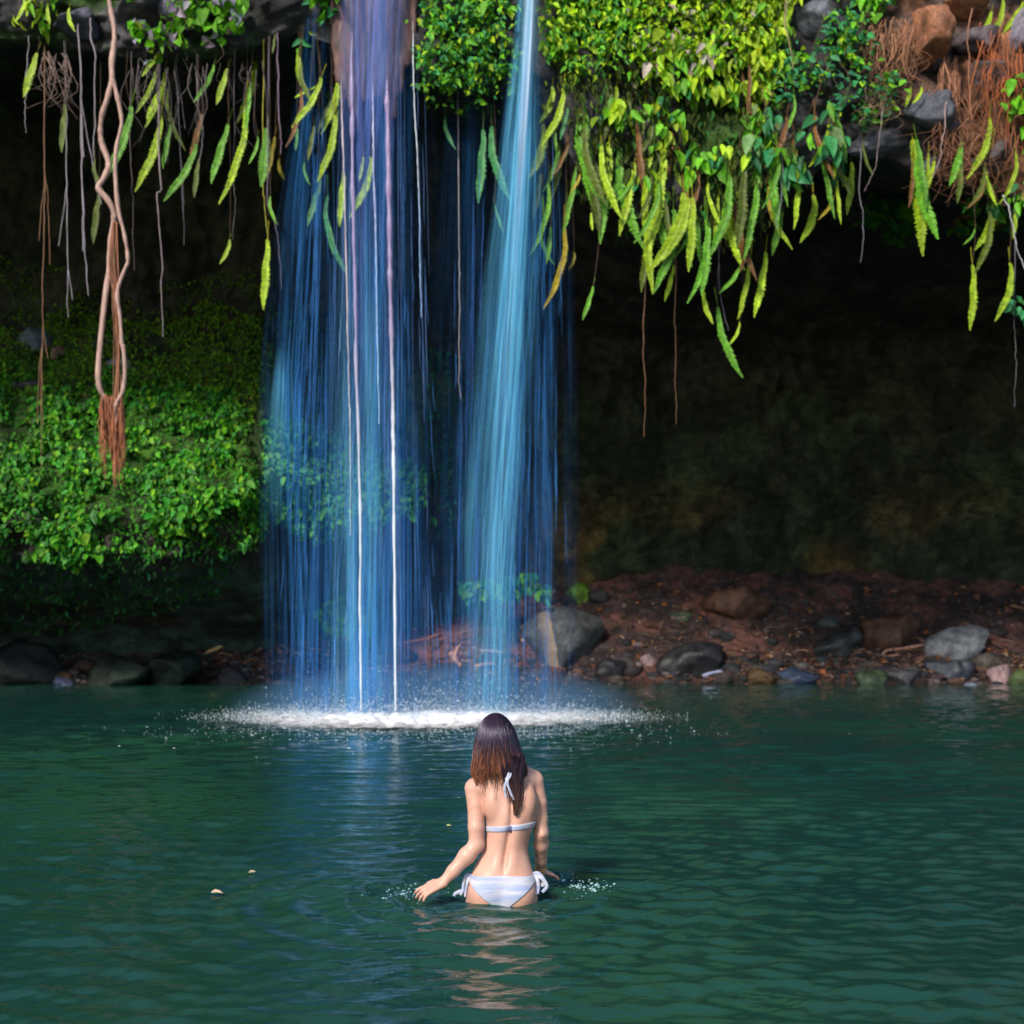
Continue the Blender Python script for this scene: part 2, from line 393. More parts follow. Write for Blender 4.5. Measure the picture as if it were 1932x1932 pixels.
PERSON = np.array([-0.047, 7.5, 0.0])
FALLC = np.array([-1.15, 18.9])
def waves(x, y):
    h = np.zeros_like(x); p3 = np.stack([x, y, x * 0], -1)
    r = np.hypot(x - PERSON[0], (y - PERSON[1])); rf = np.hypot(x - FALLC[0], y - FALLC[1])
    ph = 2.2 * fbm(p3 * 0.35, 3, 31)
    g = np.random.default_rng(3)
    for k in range(16):
        lam = 0.10 * 1.09 ** k; ang = g.normal(math.pi / 2, 0.30); kx, ky = math.cos(ang), math.sin(ang)
        w_ = 0.5 + 0.7 * vnoise(p3 * 0.6 + k * 9.1)
        h += 0.0150 * lam ** 1.0 * w_ * np.sin(2 * math.pi / lam * (kx * x + ky * y) + ph * (1 + 0.3 * k) + g.uniform(0, 6.28))
    a = np.arctan2(x - PERSON[0], y - PERSON[1])
    amp = 0.0085 * np.exp(-((r - 0.9) / 2.6) ** 2) * (0.65 + 0.5 * vnoise(p3 * 0.9 + 40)) * sstep(0.1, 0.5, r)
    h += amp * np.sin(2 * math.pi * r / 0.24 + 1.6 * fbm(p3 * 0.7, 2, 33))
    h += 0.0045 * np.exp(-(rf / 5.5) ** 2) * np.sin(2 * math.pi * rf / 0.42 + 3 * fbm(p3 * 0.5, 3, 34))
    for (hx, hy, s) in ((-0.44, 7.40, 0.30), (0.30, 7.85, 0.28), (-0.62, 7.75, 0.38)):     # churned patches beside the hands
        rr = np.hypot(x - hx, (y - hy) * 0.8)
        h += 0.020 * np.exp(-(rr / s) ** 2) * fbm(p3 * 6.5, 3, 35)
    h += 0.0075 * np.exp(-(r / 1.0) ** 2) * fbm(p3 * [3.0, 6.5, 1], 3, 36)
    h += 0.0035 * fbm(p3 * [2.2, 5.0, 1], 4, 37)
    h += 0.030 * np.clip(vnoise(p3 * [0.9, 1.4, 1] + 77) - 0.25, 0, 1) * fbm(p3 * [4.5, 10.0, 1], 3, 38)
    h += 0.0016 * fbm(p3 * [5.0, 12.0, 1], 3, 39) * sstep(15, 9, y)
    return h
NU, NV = 620, 760
uu = np.linspace(-0.56, 0.56, NU)
pyv = np.concatenate([np.linspace(2900, 2000, 60, endpoint=False), np.linspace(2000, 1268, NV - 60)])
yv = H0 * F / (pyv - CY)
UU, YY = np.meshgrid(uu, yv, indexing='ij'); XX = UU * YY
HZ = waves(XX, YY)
PV = np.stack([XX, YY, HZ], -1)
ii, jj = np.meshgrid(np.arange(NU - 1), np.arange(NV - 1), indexing='ij')
QP = np.stack([ii * NV + jj, (ii + 1) * NV + jj, (ii + 1) * NV + jj + 1, ii * NV + jj + 1], -1).reshape(-1, 4)
structure(mesh_obj("pool_water", PV.reshape(-1, 3), QP, M_POOL), "deep teal pool with small ripples")

# ------------------------------------------------------------------ rocks
def rock(name, label, w_, h_, d_, loc, colr, seed, mat=M_ROCK, tilt=0.0, yaw=0.0, cuts=9, cat="rock", group=None, sub=4, flat=0.0):
    import bmesh
    bm = bmesh.new(); bmesh.ops.create_icosphere(bm, subdivisions=sub, radius=1)
    p = np.array([v.co[:] for v in bm.verts]); g = np.random.default_rng(seed)
    for k in range(cuts):
        nrm = g.normal(size=3); nrm /= np.linalg.norm(nrm); off = g.uniform(0.5, 0.82)
        dd = p @ nrm - off; p = p - np.where(dd > 0, dd * 0.88, 0)[:, None] * nrm
    nn = p / (np.linalg.norm(p, axis=1, keepdims=True) + 1e-9)
    p = p + nn * (0.15 * fbm(p * 1.6, 3, seed) + 0.07 * fbm(p * 4.5, 4, seed + 1))[:, None]
    lo, hi = p.min(0), p.max(0); p = (p - (lo + hi) / 2) / ((hi - lo) / 2)
    p = p * [w_ / 2, d_ / 2, h_ / 2]
    for v, c in zip(bm.verts, p): v.co = c
    me = bpy.data.meshes.new(name); bm.to_mesh(me); bm.free()
    me.polygons.foreach_set("use_smooth", np.ones(len(me.polygons), bool)); me.materials.append(mat)
    o = bpy.data.objects.new(name, me); COL.objects.link(o); o.location = loc
    o.rotation_euler = (0, -tilt, yaw); o.color = (*colr, 1)
    return tag(o, label, cat, group)

GREY, BLUE, DARK, BRN, GRN, PINK = (0.11, 0.12, 0.13), (0.10, 0.12, 0.19), (0.03, 0.03, 0.036), (0.12, 0.06, 0.042), (0.06, 0.09, 0.05), (0.30, 0.20, 0.22)
def bank_rock(x0, y0, x1, y1, colr, label, mat=M_ROCK, tilt=0.0, seed=None, cuts=10, depth=None, yoff=0.0):
    pb = bank_at((x0 + x1) / 2, min(y1 - 2, 1290)); Y = pb[1] + yoff if depth is None else depth
    wd, hh = (x1 - x0) * Y / F, (y1 - y0) * Y / F
    ct = P((x0 + x1) / 2, (y0 + y1) / 2, Y + 0.3 * wd)
    return rock("rock", label, wd * 1.04, hh * 1.18, wd * 0.85, (ct[0], ct[1], ct[2] - hh * 0.08), colr, seed or int(x0 * 7 + y0), mat, tilt, cuts=cuts, group="rocks on the gravel bank")
def R(*a, **k): return bank_rock(*a, **k)
R(982, 1143, 1139, 1268, (0.085, 0.088, 0.095), "large rounded grey boulder with tan streak, beside the foot of the right waterfall", mat=M_STREAK, seed=12, cuts=11)
R(1238, 1212, 1370, 1286, DARK, "dark wet flat slab tilted up to the right, right of the big boulder", mat=M_WETROCK, tilt=0.25, seed=5)
R(1122, 1236, 1184, 1282, DARK, "small dark stone leaning at the lower right of the big boulder", mat=M_WETROCK, tilt=0.35)
R(1208, 1233, 1240, 1258, PINK, "pale pinkish pebble between the big boulder and dark slab")
R(1068, 1098, 1116, 1140, (0.09, 0.19, 0.015), "bright green mossy pointed rock above the big boulder", cuts=8)
R(1108, 1110, 1150, 1142, DARK, "dark rock touching the right side of the green mossy rock")
R(1262, 1154, 1308, 1174, GRN, "flat greenish stone halfway up the bank above the dark slab")
R(1208, 1172, 1250, 1192, BRN, "small brown stone above the pale pinkish pebble")
R(1322, 1104, 1462, 1178, BRN, "broad brown earthy boulder against the cave wall above the dark slab", seed=88)
R(1533, 1189, 1632, 1245, (0.045, 0.05, 0.055), "dark grey tilted oval rock under a smaller flat stone", mat=M_WETROCK, tilt=0.3, seed=41)
R(1541, 1162, 1588, 1186, (0.07, 0.08, 0.075), "flat grey stone lying just above the dark tilted oval rock")
R(1617, 1158, 1742, 1226, BRN, "brown earthy boulder between the tilted oval rock and smooth grey boulder", seed=90)
R(1741, 1182, 1870, 1250, (0.17, 0.18, 0.21), "smooth pale grey boulder, largest at the right end of the bank", tilt=0.22, seed=33, cuts=3)
R(1468, 1258, 1546, 1296, (0.05, 0.07, 0.13), "bluish grey pointed stone at the waterline right of the wet branch", depth=25.4, mat=M_WETROCK)
R(1410, 1262, 1466, 1297, (0.10, 0.06, 0.03), "tawny stone at the waterline touching the bluish pointed stone", depth=25.4)
R(1610, 1262, 1674, 1302, GRN, "greenish block at the waterline below the driftwood", depth=25.3, mat=M_WETROCK)
R(1670, 1262, 1738, 1300, (0.06, 0.06, 0.07), "grey block at the waterline between greenish block and dark rock", depth=25.35, mat=M_WETROCK)
R(1740, 1244, 1838, 1298, (0.035, 0.04, 0.06), "dark blue jagged rock at the waterline below the smooth grey boulder", depth=25.5, mat=M_WETROCK, cuts=8)
R(1862, 1252, 1910, 1297, PINK, "pinkish brown stone at the waterline near the right edge", depth=25.5)
R(1818, 1287, 1850, 1304, BLUE, "tiny wet blue stone standing in the water below the dark jagged rock", depth=25.0, mat=M_WETROCK)
R(1898, 1262, 1960, 1300, (0.06, 0.09, 0.03), "mossy stone cut by the right edge at the waterline", depth=25.4)
R(165, 1236, 285, 1294, (0.013, 0.024, 0.020), "left half of the dark mossy boulder pair at the left waterline", depth=25.0, seed=61, tilt=0.15)
R(270, 1228, 378, 1290, (0.014, 0.026, 0.021), "right half of the dark mossy boulder pair at the left waterline", depth=25.1, seed=62, tilt=0.2)
R(100, 1276, 138, 1296, (0.05, 0.06, 0.12), "small wet bluish stone left of the dark boulder pair", depth=25.1, mat=M_WETROCK)
R(375, 1176, 400, 1193, (0.16, 0.15, 0.24), "small lavender stone above the pale log")
R(408, 1176, 447, 1206, GRN, "small green mossy stone right of the lavender stone")
R(455, 1258, 482, 1277, GREY, "small grey stone below and right of the pale log")
R(803, 1250, 872, 1296, DARK, "dark rounded rock at the waterline between the two waterfalls", depth=25.4)
R(668, 1228, 712, 1256, GREY, "grey rock behind the left waterfall's thin streams")
R(-60, 1205, 120, 1292, (0.018, 0.024, 0.026), "large dark rock at the left edge of the shore", depth=25.2, seed=71)
g2 = np.random.default_rng(11)
for k, (px_, py_) in enumerate([(520, 1262), (575, 1276), (625, 1250), (760, 1268), (905, 1280), (960, 1282), (1010, 1275), (1075, 1280)]):
    s_ = g2.uniform(18, 34)
    R(px_ - s_ / 2, py_ - s_ * 0.3, px_ + s_ / 2, py_ + s_ * 0.35, tuple(np.array(GREY) * g2.uniform(0.4, 0.9)),
      ["small dark stone at the waterline left of the left waterfall", "small dark stone under the left edge of the left waterfall", "small dark stone behind the left veil of the left waterfall",
       "small dark stone just right of the left waterfall's thickest stream", "small dark stone at the waterline left of the right waterfall", "small dark stone directly under the right waterfall",
       "small dark stone touching the left foot of the big boulder", "small dark stone below the big boulder at the waterline"][k])

# rocks embedded in cliff: mound and upper right
def cliff_rock(x0, y0, x1, y1, colr, label, seed, cuts=10, mat=M_ROCK, tilt=0.0, out=0.0):
    p, n_ = hit((x0 + x1) / 2, (y0 + y1) / 2)
    Y = p[1]
    wd, hh = (x1 - x0) * Y / F, (y1 - y0) * Y / F; ct = P((x0 + x1) / 2, (y0 + y1) / 2, Y)
    return rock("rock", label, wd, hh, min(wd, hh) * 1.3 + 0.15, (ct[0], ct[1] + 0.05 - out, ct[2]), colr, seed, mat, tilt, cuts=cuts, group="rocks set in the cliff")
K = cliff_rock
K(28, 612, 96, 694, (0.12, 0.15, 0.19), "bluish grey rock poking through the moss at the left edge", 101, cuts=9, out=-0.25, tilt=0.5)
K(196, 668, 254, 704, (0.30, 0.28, 0.30), "pale flat rock behind the twin stems of the twisted vine", 102)
K(92, 652, 122, 680, (0.34, 0.2, 0.17), "small pinkish rock right of the bluish rock in the moss", 103)
K(20, 716, 84, 740, (0.06, 0.06, 0.07), "dark rock ledge just above the bright leafy slope at far left", 104)
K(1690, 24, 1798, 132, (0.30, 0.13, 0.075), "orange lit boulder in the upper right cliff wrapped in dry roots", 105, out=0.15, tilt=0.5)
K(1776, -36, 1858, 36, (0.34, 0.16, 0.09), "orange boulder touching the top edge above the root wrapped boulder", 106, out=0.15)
K(1794, 54, 1880, 108, (0.13, 0.10, 0.12), "dark slate rock below the topmost orange boulder", 107, out=0.1)
K(1492, 8, 1592, 100, (0.11, 0.12, 0.16), "smooth blue grey rock face behind thin vines near the top", 108, cuts=8)
K(1354, 10, 1400, 86, (0.12, 0.11, 0.17), "grey rock peeking out between the yellow green creepers", 109)
K(1594, 248, 1730, 296, (0.14, 0.14, 0.18), "long grey ledge rock forming the lip under the teal leaves", 110, out=0.1, tilt=0.12)
K(1698, 172, 1830, 254, (0.08, 0.085, 0.115), "dark slate block above the long grey ledge rock", 111, cuts=8)
K(1704, 84, 1796, 140, (0.07, 0.06, 0.075), "dark hollow faced rock under the root wrapped orange boulder", 112)
K(1822, 110, 1900, 178, (0.12, 0.085, 0.09), "brown slate rock behind the orange hanging roots", 113)
K(1738, 296, 1776, 330, (0.15, 0.15, 0.2), "small grey rock under the dark slate block", 114)
K(1900, 20, 1975, 110, (0.26, 0.24, 0.32), "lavender rock cut by the right edge near the top", 115, out=0.1)
K(1830, 270, 1930, 330, (0.09, 0.075, 0.08), "dark brown rock near the right edge under the orange roots", 116)
K(96, 8, 190, 76, (0.10, 0.10, 0.15), "blue grey rock at the top left beside the twisted vine", 117, out=0.05)
K(300, -20, 410, 50, (0.14, 0.13, 0.2), "lavender grey rock at the top behind the heart leaved creeper", 118, out=0.05)

# ------------------------------------------------------------------ leaves
LB = np.array([[0, 0, 0], [0, 0.5, -0.06], [-0.30, 0.38, 0.11], [0.30, 0.38, 0.11], [0, 1, -0.20], [-0.2, 0.12, 0.03], [0.2, 0.12, 0.03], [-0.2, 0.74, 0.0], [0.2, 0.74, 0.0]])
LF = np.array([[0, 6, 1], [6, 3, 1], [3, 8, 1], [8, 4, 1], [0, 1, 5], [5, 1, 2], [2, 1, 7], [7, 1, 4]])
def leaf_arrays(pos, along, nrm, size, wid, cols):
    n = len(pos); along = along / (np.linalg.norm(along, axis=1, keepdims=True) + 1e-9)
    side = np.cross(along, nrm); side /= np.linalg.norm(side, axis=1, keepdims=True) + 1e-9
    up = np.cross(side, along)
    V = pos[:, None] + size[:, None, None] * (LB[None, :, 0:1] * wid[:, None, None] * side[:, None] + LB[None, :, 1:2] * along[:, None] + LB[None, :, 2:3] * up[:, None])
    Fc = (LF[None] + (np.arange(n) * len(LB))[:, None, None]).reshape(-1, 3)
    return V.reshape(-1, 3), Fc, np.repeat(cols, len(LB), 0)
def inpoly(poly, n, g):
    poly = np.asarray(poly, float); lo, hi = poly.min(0), poly.max(0); out = []
    while len(out) < n:
        q = g.uniform(lo, hi); c = False; j = len(poly) - 1
        for i in range(len(poly)):
            if (poly[i, 1] > q[1]) != (poly[j, 1] > q[1]) and q[0] < (poly[j, 0] - poly[i, 0]) * (q[1] - poly[i, 1]) / (poly[j, 1] - poly[i, 1]) + poly[i, 0]: c = not c
            j = i
        if c: out.append(q)
    return np.array(out)
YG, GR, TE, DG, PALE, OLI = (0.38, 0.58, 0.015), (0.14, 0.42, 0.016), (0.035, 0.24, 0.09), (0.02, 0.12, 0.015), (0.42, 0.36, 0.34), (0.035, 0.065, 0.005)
def mixcols(g, n, pal, wts):
    pal = np.array(pal); c = pal[g.choice(len(pal), n, p=np.array(wts) / sum(wts))]
    return np.clip(c * g.uniform(0.55, 1.35, (n, 1)) * g.uniform(0.88, 1.12, (n, 3)), 0, 0.8)
def creeper(poly, n, size, pal, wts, label, seed, out=(0.0, 0.3), droop=0.8, wid=1.0, clump=0.0, fallY=19.0, stems=0, name="creeper", cat="creeper", group="leafy creepers on the cliff", kind=None, maxY=24.8, gaps=None, mat=None, gseed=None):
    g = np.random.default_rng(seed); q = inpoly(poly, n, g)
    if clump > 0:
        cen = inpoly(poly, max(4, n // 14), g); idx = g.integers(len(cen), size=n); q = cen[idx] + g.normal(0, clump, (n, 2))
    pos, nr = [], []
    if gaps is not None: q = q[fbm(np.stack([q[:, 0] / 55, q[:, 1] / 38, q[:, 0] * 0], -1), 3, gseed or seed) > -gaps]
    for a in q:
        p, nn = hit(*a)
        if p is None or p[1] > maxY: p, nn = P(a[0], a[1], fallY + g.normal(0, 0.15)), np.array([0, -1, 0.1])
        pos.append(p); nr.append(nn)
    pos, nr = np.array(pos), np.array(nr); n = len(pos)
    pos = pos + nr * g.uniform(out[0], out[1], (n, 1)) * 0.6 + np.array([0, -1, 0]) * g.uniform(out[0], out[1], (n, 1)) * 0.6
    al = np.stack([g.normal(0, 0.6, n), -0.35 - np.abs(g.normal(0, 0.5, n)), -droop - np.abs(g.normal(0, 0.35, n)) + 0.2], 1)
    nv = nr * 0.6 + np.stack([g.normal(0, 0.75, n), -0.5 + g.normal(0, 0.5, n), 0.55 + g.normal(0, 0.6, n)], 1)
    sz = size * g.lognormal(0, 0.28, n)
    V, Fc, Cc = leaf_arrays(pos, al, nv, sz, 0.84 * wid * g.uniform(0.7, 1.25, n), mixcols(g, n, pal, wts))
    if kind == 'stuff':
        o = mesh_obj(name, V, Fc, mat or M_LEAF, smooth=False, attrs={'col': Cc}); return tag(o, label, cat, None, 'stuff')
    base = pos.mean(0); root = thing(name, label, cat, tuple(base), group)
    fo = mesh_obj("foliage", V - base, Fc, mat or M_LEAF, root, smooth=False, attrs={'col': Cc})
    if stems:
        for k in range(stems):
            mb = MB(); a = pos[g.integers(n)]; L = g.uniform(0.3, 0.9)
            pts = np.array([a + np.array([0.08 * math.sin(t * 5 + k), -0.03, 0.25 - L * t]) + g.normal(0, 0.02, 3) for t in np.linspace(0, 1, 6)])
            mb.tube(pts - base, np.linspace(0.006, 0.003, 6), 4, (0.10, 0.06, 0.03))
            mb.build("stem", M_WOOD, root)
    return root

creeper([(-60, 690), (40, 705), (120, 745), (200, 700), (300, 690), (380, 745), (430, 730), (470, 800), (440, 850), (490, 930), (500, 1000), (455, 1040), (380, 1025), (300, 1050), (220, 1030), (150, 1060), (60, 1035), (-60, 1060)], 12000, 0.092, [(0.09, 0.36, 0.015), (0.04, 0.27, 0.03), (0.19, 0.44, 0.015), DG], [5, 4, 1.4, 2.5],
        "dense carpet of small heart-shaped leaves over the mossy rock slope at left", 201, out=(0, 0.25), kind='stuff', name="creeper_leaves", wid=1.25, gaps=0.10, maxY=30)
creeper([(-60, 680), (300, 680), (430, 740), (480, 860), (500, 1000), (440, 1045), (-60, 1060)], 6500, 0.058, [(0.04, 0.20, 0.012), (0.06, 0.25, 0.015), DG], [3, 2, 3],
        "small undergrowth leaves filling the gaps of the left slope", 208, out=(0, 0.07), kind='stuff', name="undergrowth_leaves", maxY=30, mat=M_MOSS, gaps=0.5, gseed=201)
creeper([(-60, 590), (60, 630), (130, 570), (260, 610), (400, 560), (490, 600), (520, 700), (470, 800), (430, 740), (300, 720), (120, 755), (-60, 740)], 7000, 0.055, [(0.13, 0.25, 0.010), (0.12, 0.32, 0.014), (0.05, 0.20, 0.015), (0.18, 0.17, 0.025)], [3, 4, 1, 0.6],
        "thin olive moss and small leaves on the shaded upper part of the left slope", 202, out=(0, 0.10), kind='stuff', maxY=30, name="moss_leaves", mat=M_MOSS, gaps=0.35)  # moss colours raised in place of the sunlight missing on this part
creeper([(-60, 470), (120, 500), (300, 540), (480, 500), (520, 620), (400, 600), (260, 640), (60, 650), (-60, 620)], 2200, 0.05, [(0.09, 0.18, 0.008), (0.10, 0.22, 0.012)], [3, 3],
        "sparse moss tufts on the dark cave wall above the left slope", 207, out=(0, 0.08), kind='stuff', name="moss_leaves", mat=M_MOSS, gaps=0.0, maxY=30)
creeper([(495, 780), (640, 820), (800, 880), (800, 960), (690, 1000), (560, 1010), (500, 960)], 3600, 0.095, [(0.09, 0.36, 0.03), TE, (0.04, 0.27, 0.05)], [3, 3, 1],
        "leafy ground cover on the wet rock behind the left waterfall", 203, out=(0, 0.2), kind='stuff', name="creeper_leaves", maxY=30, wid=1.2)
creeper([(-40, 1045), (300, 1040), (470, 1010), (420, 1120), (150, 1190), (-40, 1180)], 700, 0.09, [DG, TE, (0.03, 0.1, 0.02)], [3, 1, 2],
        "scattered dark leaves on the undercut rock below the left slope", 204, out=(0, 0.1), kind='stuff', name="creeper_leaves", maxY=30)
creeper([(800, 640), (960, 700), (960, 1010), (800, 1010)], 260, 0.12, [DG, TE], [3, 1], "sparse dark leaves on the cave wall between the waterfalls", 205, out=(0, 0.1), kind='stuff', name="creeper_leaves", maxY=30)
creeper([(-400, -640), (2400, -640), (2400, -70), (1720, -70), (1000, -70), (640, -90), (-400, -70)], 6500, 0.17, [GR, YG, (0.08, 0.30, 0.02), DG], [4, 3, 3, 2],  # out of view, added so the ripples reflect green instead of sky
        "unseen leafy growth added above the overhang for green reflections in the pool", 209, out=(0, 0.4), kind='stuff', name="reflection_foliage", maxY=30)
creeper([(470, 560), (640, 620), (640, 800), (500, 790)], 300, 0.10, [OLI, DG], [2, 2], "sparse moss leaves on the rock behind the left edge of the left waterfall", 206, kind='stuff', name="moss_leaves", mat=M_MOSS, maxY=30)

creeper([(798, -60), (975, -60), (968, 150), (900, 178), (860, 150), (838, 195), (806, 185)], 2100, 0.086, [GR, (0.07, 0.30, 0.06), YG, TE], [4, 4, 2, 2], "bright green leafy creeper on the lip between the two waterfalls", 211, out=(0, 0.45), clump=12)
creeper([(1025, -60), (1190, -60), (1190, 90), (1150, 125), (1090, 160), (1040, 110)], 2000, 0.086, [GR, YG, (0.07, 0.28, 0.05)], [3, 3, 2], "lush green creeper hanging just right of the right waterfall's top", 212, out=(0, 0.45), clump=12)
creeper([(1180, -60), (1420, -60), (1420, 110), (1330, 130), (1190, 150)], 2700, 0.092, [YG, GR, PALE, OLI], [6, 3, 0.8, 1], "thick yellow-green creeper along the top centre right of the overhang", 213, out=(0, 0.5), clump=14)
creeper([(1225, 90), (1300, 90), (1400, 90), (1400, 190), (1300, 210), (1230, 180)], 240, 0.17, [YG, GR, PALE], [5, 2, 1.2], "drooping large-leaved yellow-green creeper below the thick top creeper", 214, out=(0.1, 0.5), clump=12, droop=1.5, wid=0.75)
creeper([(1405, -60), (1490, -60), (1470, 100), (1450, 190), (1425, 230), (1405, 100)], 700, 0.14, [YG, (0.36, 0.48, 0.02), GR], [5, 3, 1.5], "long trailing curtain of yellow-green leaves beside the blue grey rock", 215, out=(0.1, 0.5), droop=1.4, wid=0.8)
creeper([(1450, 110), (1520, 90), (1620, 70), (1700, 190), (1690, 215), (1560, 230), (1480, 200)], 560, 0.095, [TE, GR, (0.05, 0.24, 0.13), YG], [5, 3, 2, 0.5], "teal green small-leaved creeper across the middle of the right overhang", 216, out=(0.05, 0.5), clump=11, droop=0.5, wid=1.2, stems=14)
creeper([(1555, -60), (1720, -60), (1710, 40), (1650, 80), (1580, 90)], 260, 0.12, [GR, TE], [4, 2], "green creeper clump above the orange boulder's left side", 217, out=(0.05, 0.45), clump=11, wid=1.1, stems=8)
creeper([(1410, 235), (1500, 225), (1620, 215), (1610, 300), (1530, 300), (1420, 330)], 120, 0.22, [TE, GR, (0.16, 0.30, 0.10), YG], [4, 4, 2, 1], "big-leaved green climber hanging under the teal creeper", 218, out=(0.1, 0.45), clump=10, droop=1.3, wid=0.85, stems=10)
creeper([(1640, 365), (1730, 355), (1740, 420), (1700, 450), (1650, 430)], 110, 0.19, [(0.035, 0.2, 0.02), TE, GR], [4, 2, 2], "dark green broad-leaved clump below the long grey ledge", 219, out=(0.05, 0.4), clump=9, droop=1.2, wid=0.95)
creeper([(1868, 170), (1940, 165), (1960, 260), (1900, 250)], 70, 0.17, [GR, (0.1, 0.33, 0.03)], [3, 2], "bright green leaf cluster at the right edge on the orange roots", 220, out=(0.2, 0.45), clump=9, droop=0.6, wid=1.2)
creeper([(1770, 370), (1960, 340), (1960, 430), (1800, 430)], 150, 0.15, [GR, TE, (0.35, 0.18, 0.10), DG], [4, 3, 1, 2], "mixed green and tan leaves along the lip at the right edge", 221, out=(0.05, 0.4), clump=9, droop=1.0)
creeper([(1880, 565), (1950, 560), (1950, 620), (1900, 610)], 40, 0.15, [TE, DG], [3, 1], "small teal sprig dangling free at the right edge", 222, out=(0.0, 0.1), clump=8, fallY=18.9, maxY=21)
creeper([(25, -60), (112, -60), (100, 40), (40, 45)], 60, 0.15, [GR, YG], [3, 2], "small drooping green clump at the top left corner", 223, out=(0.1, 0.35), droop=1.3, wid=0.7)
creeper([(225, -40), (300, -40), (320, 90), (240, 100)], 70, 0.17, [GR, (0.28, 0.25, 0.38), YG], [4, 3, 1], "heart-leaved green and lilac creeper right of the twisted vine's top", 224, out=(0.1, 0.4), clump=9, wid=1.3)
creeper([(330, -40), (465, -40), (470, 110), (370, 112), (330, 60)], 150, 0.17, [GR, (0.12, 0.33, 0.02), (0.28, 0.25, 0.38)], [4, 2, 1.6], "heart-leaved green creeper hanging from the lip left of the left waterfall", 225, out=(0.1, 0.45), clump=11, wid=1.3, stems=5)
creeper([(565, -60), (640, -60), (640, 120), (610, 210), (575, 170)], 170, 0.14, [TE, GR, YG], [3, 3, 1], "wet green creeper along the left side of the left waterfall's top", 226, out=(0.0, 0.3), clump=9)
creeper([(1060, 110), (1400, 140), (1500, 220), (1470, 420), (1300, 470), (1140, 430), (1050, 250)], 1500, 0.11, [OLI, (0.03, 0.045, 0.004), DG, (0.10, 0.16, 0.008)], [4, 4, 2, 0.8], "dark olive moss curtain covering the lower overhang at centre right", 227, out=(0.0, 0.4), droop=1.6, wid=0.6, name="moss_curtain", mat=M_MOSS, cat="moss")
creeper([(1080, 150), (1330, 170), (1480, 260), (1400, 400), (1140, 380)], 130, 0.17, [GR, YG, TE], [4, 2, 1], "scattered bright leaves over the dark moss curtain", 228, out=(0.15, 0.5), clump=10, droop=1.2)
creeper([(595, 1140), (660, 1120), (695, 1150), (690, 1190), (610, 1185)], 150, 0.16, [TE, GR], [3, 3], "leafy green bush on the bank behind the left waterfall", 229, fallY=26.2, maxY=10, out=(0, 0.3), wid=1.2, name="bush", cat="bush", group="bushes on the gravel bank")
creeper([(862, 1098), (1010, 1080), (1015, 1120), (880, 1130)], 170, 0.15, [TE, GR], [3, 3], "low green bush on the bank behind the right waterfall", 230, fallY=26.7, maxY=10, out=(0, 0.3), wid=1.2, name="bush", cat="bush", group="bushes on the gravel bank")
creeper([(1008, 1105), (1038, 1100), (1036, 1130), (1010, 1130)], 40, 0.13, [TE, GR], [2, 3], "tiny green plant left of the green mossy rock", 231, fallY=26.4, maxY=10, out=(0, 0.2), wid=1.2, name="bush", cat="bush", group="bushes on the gravel bank")

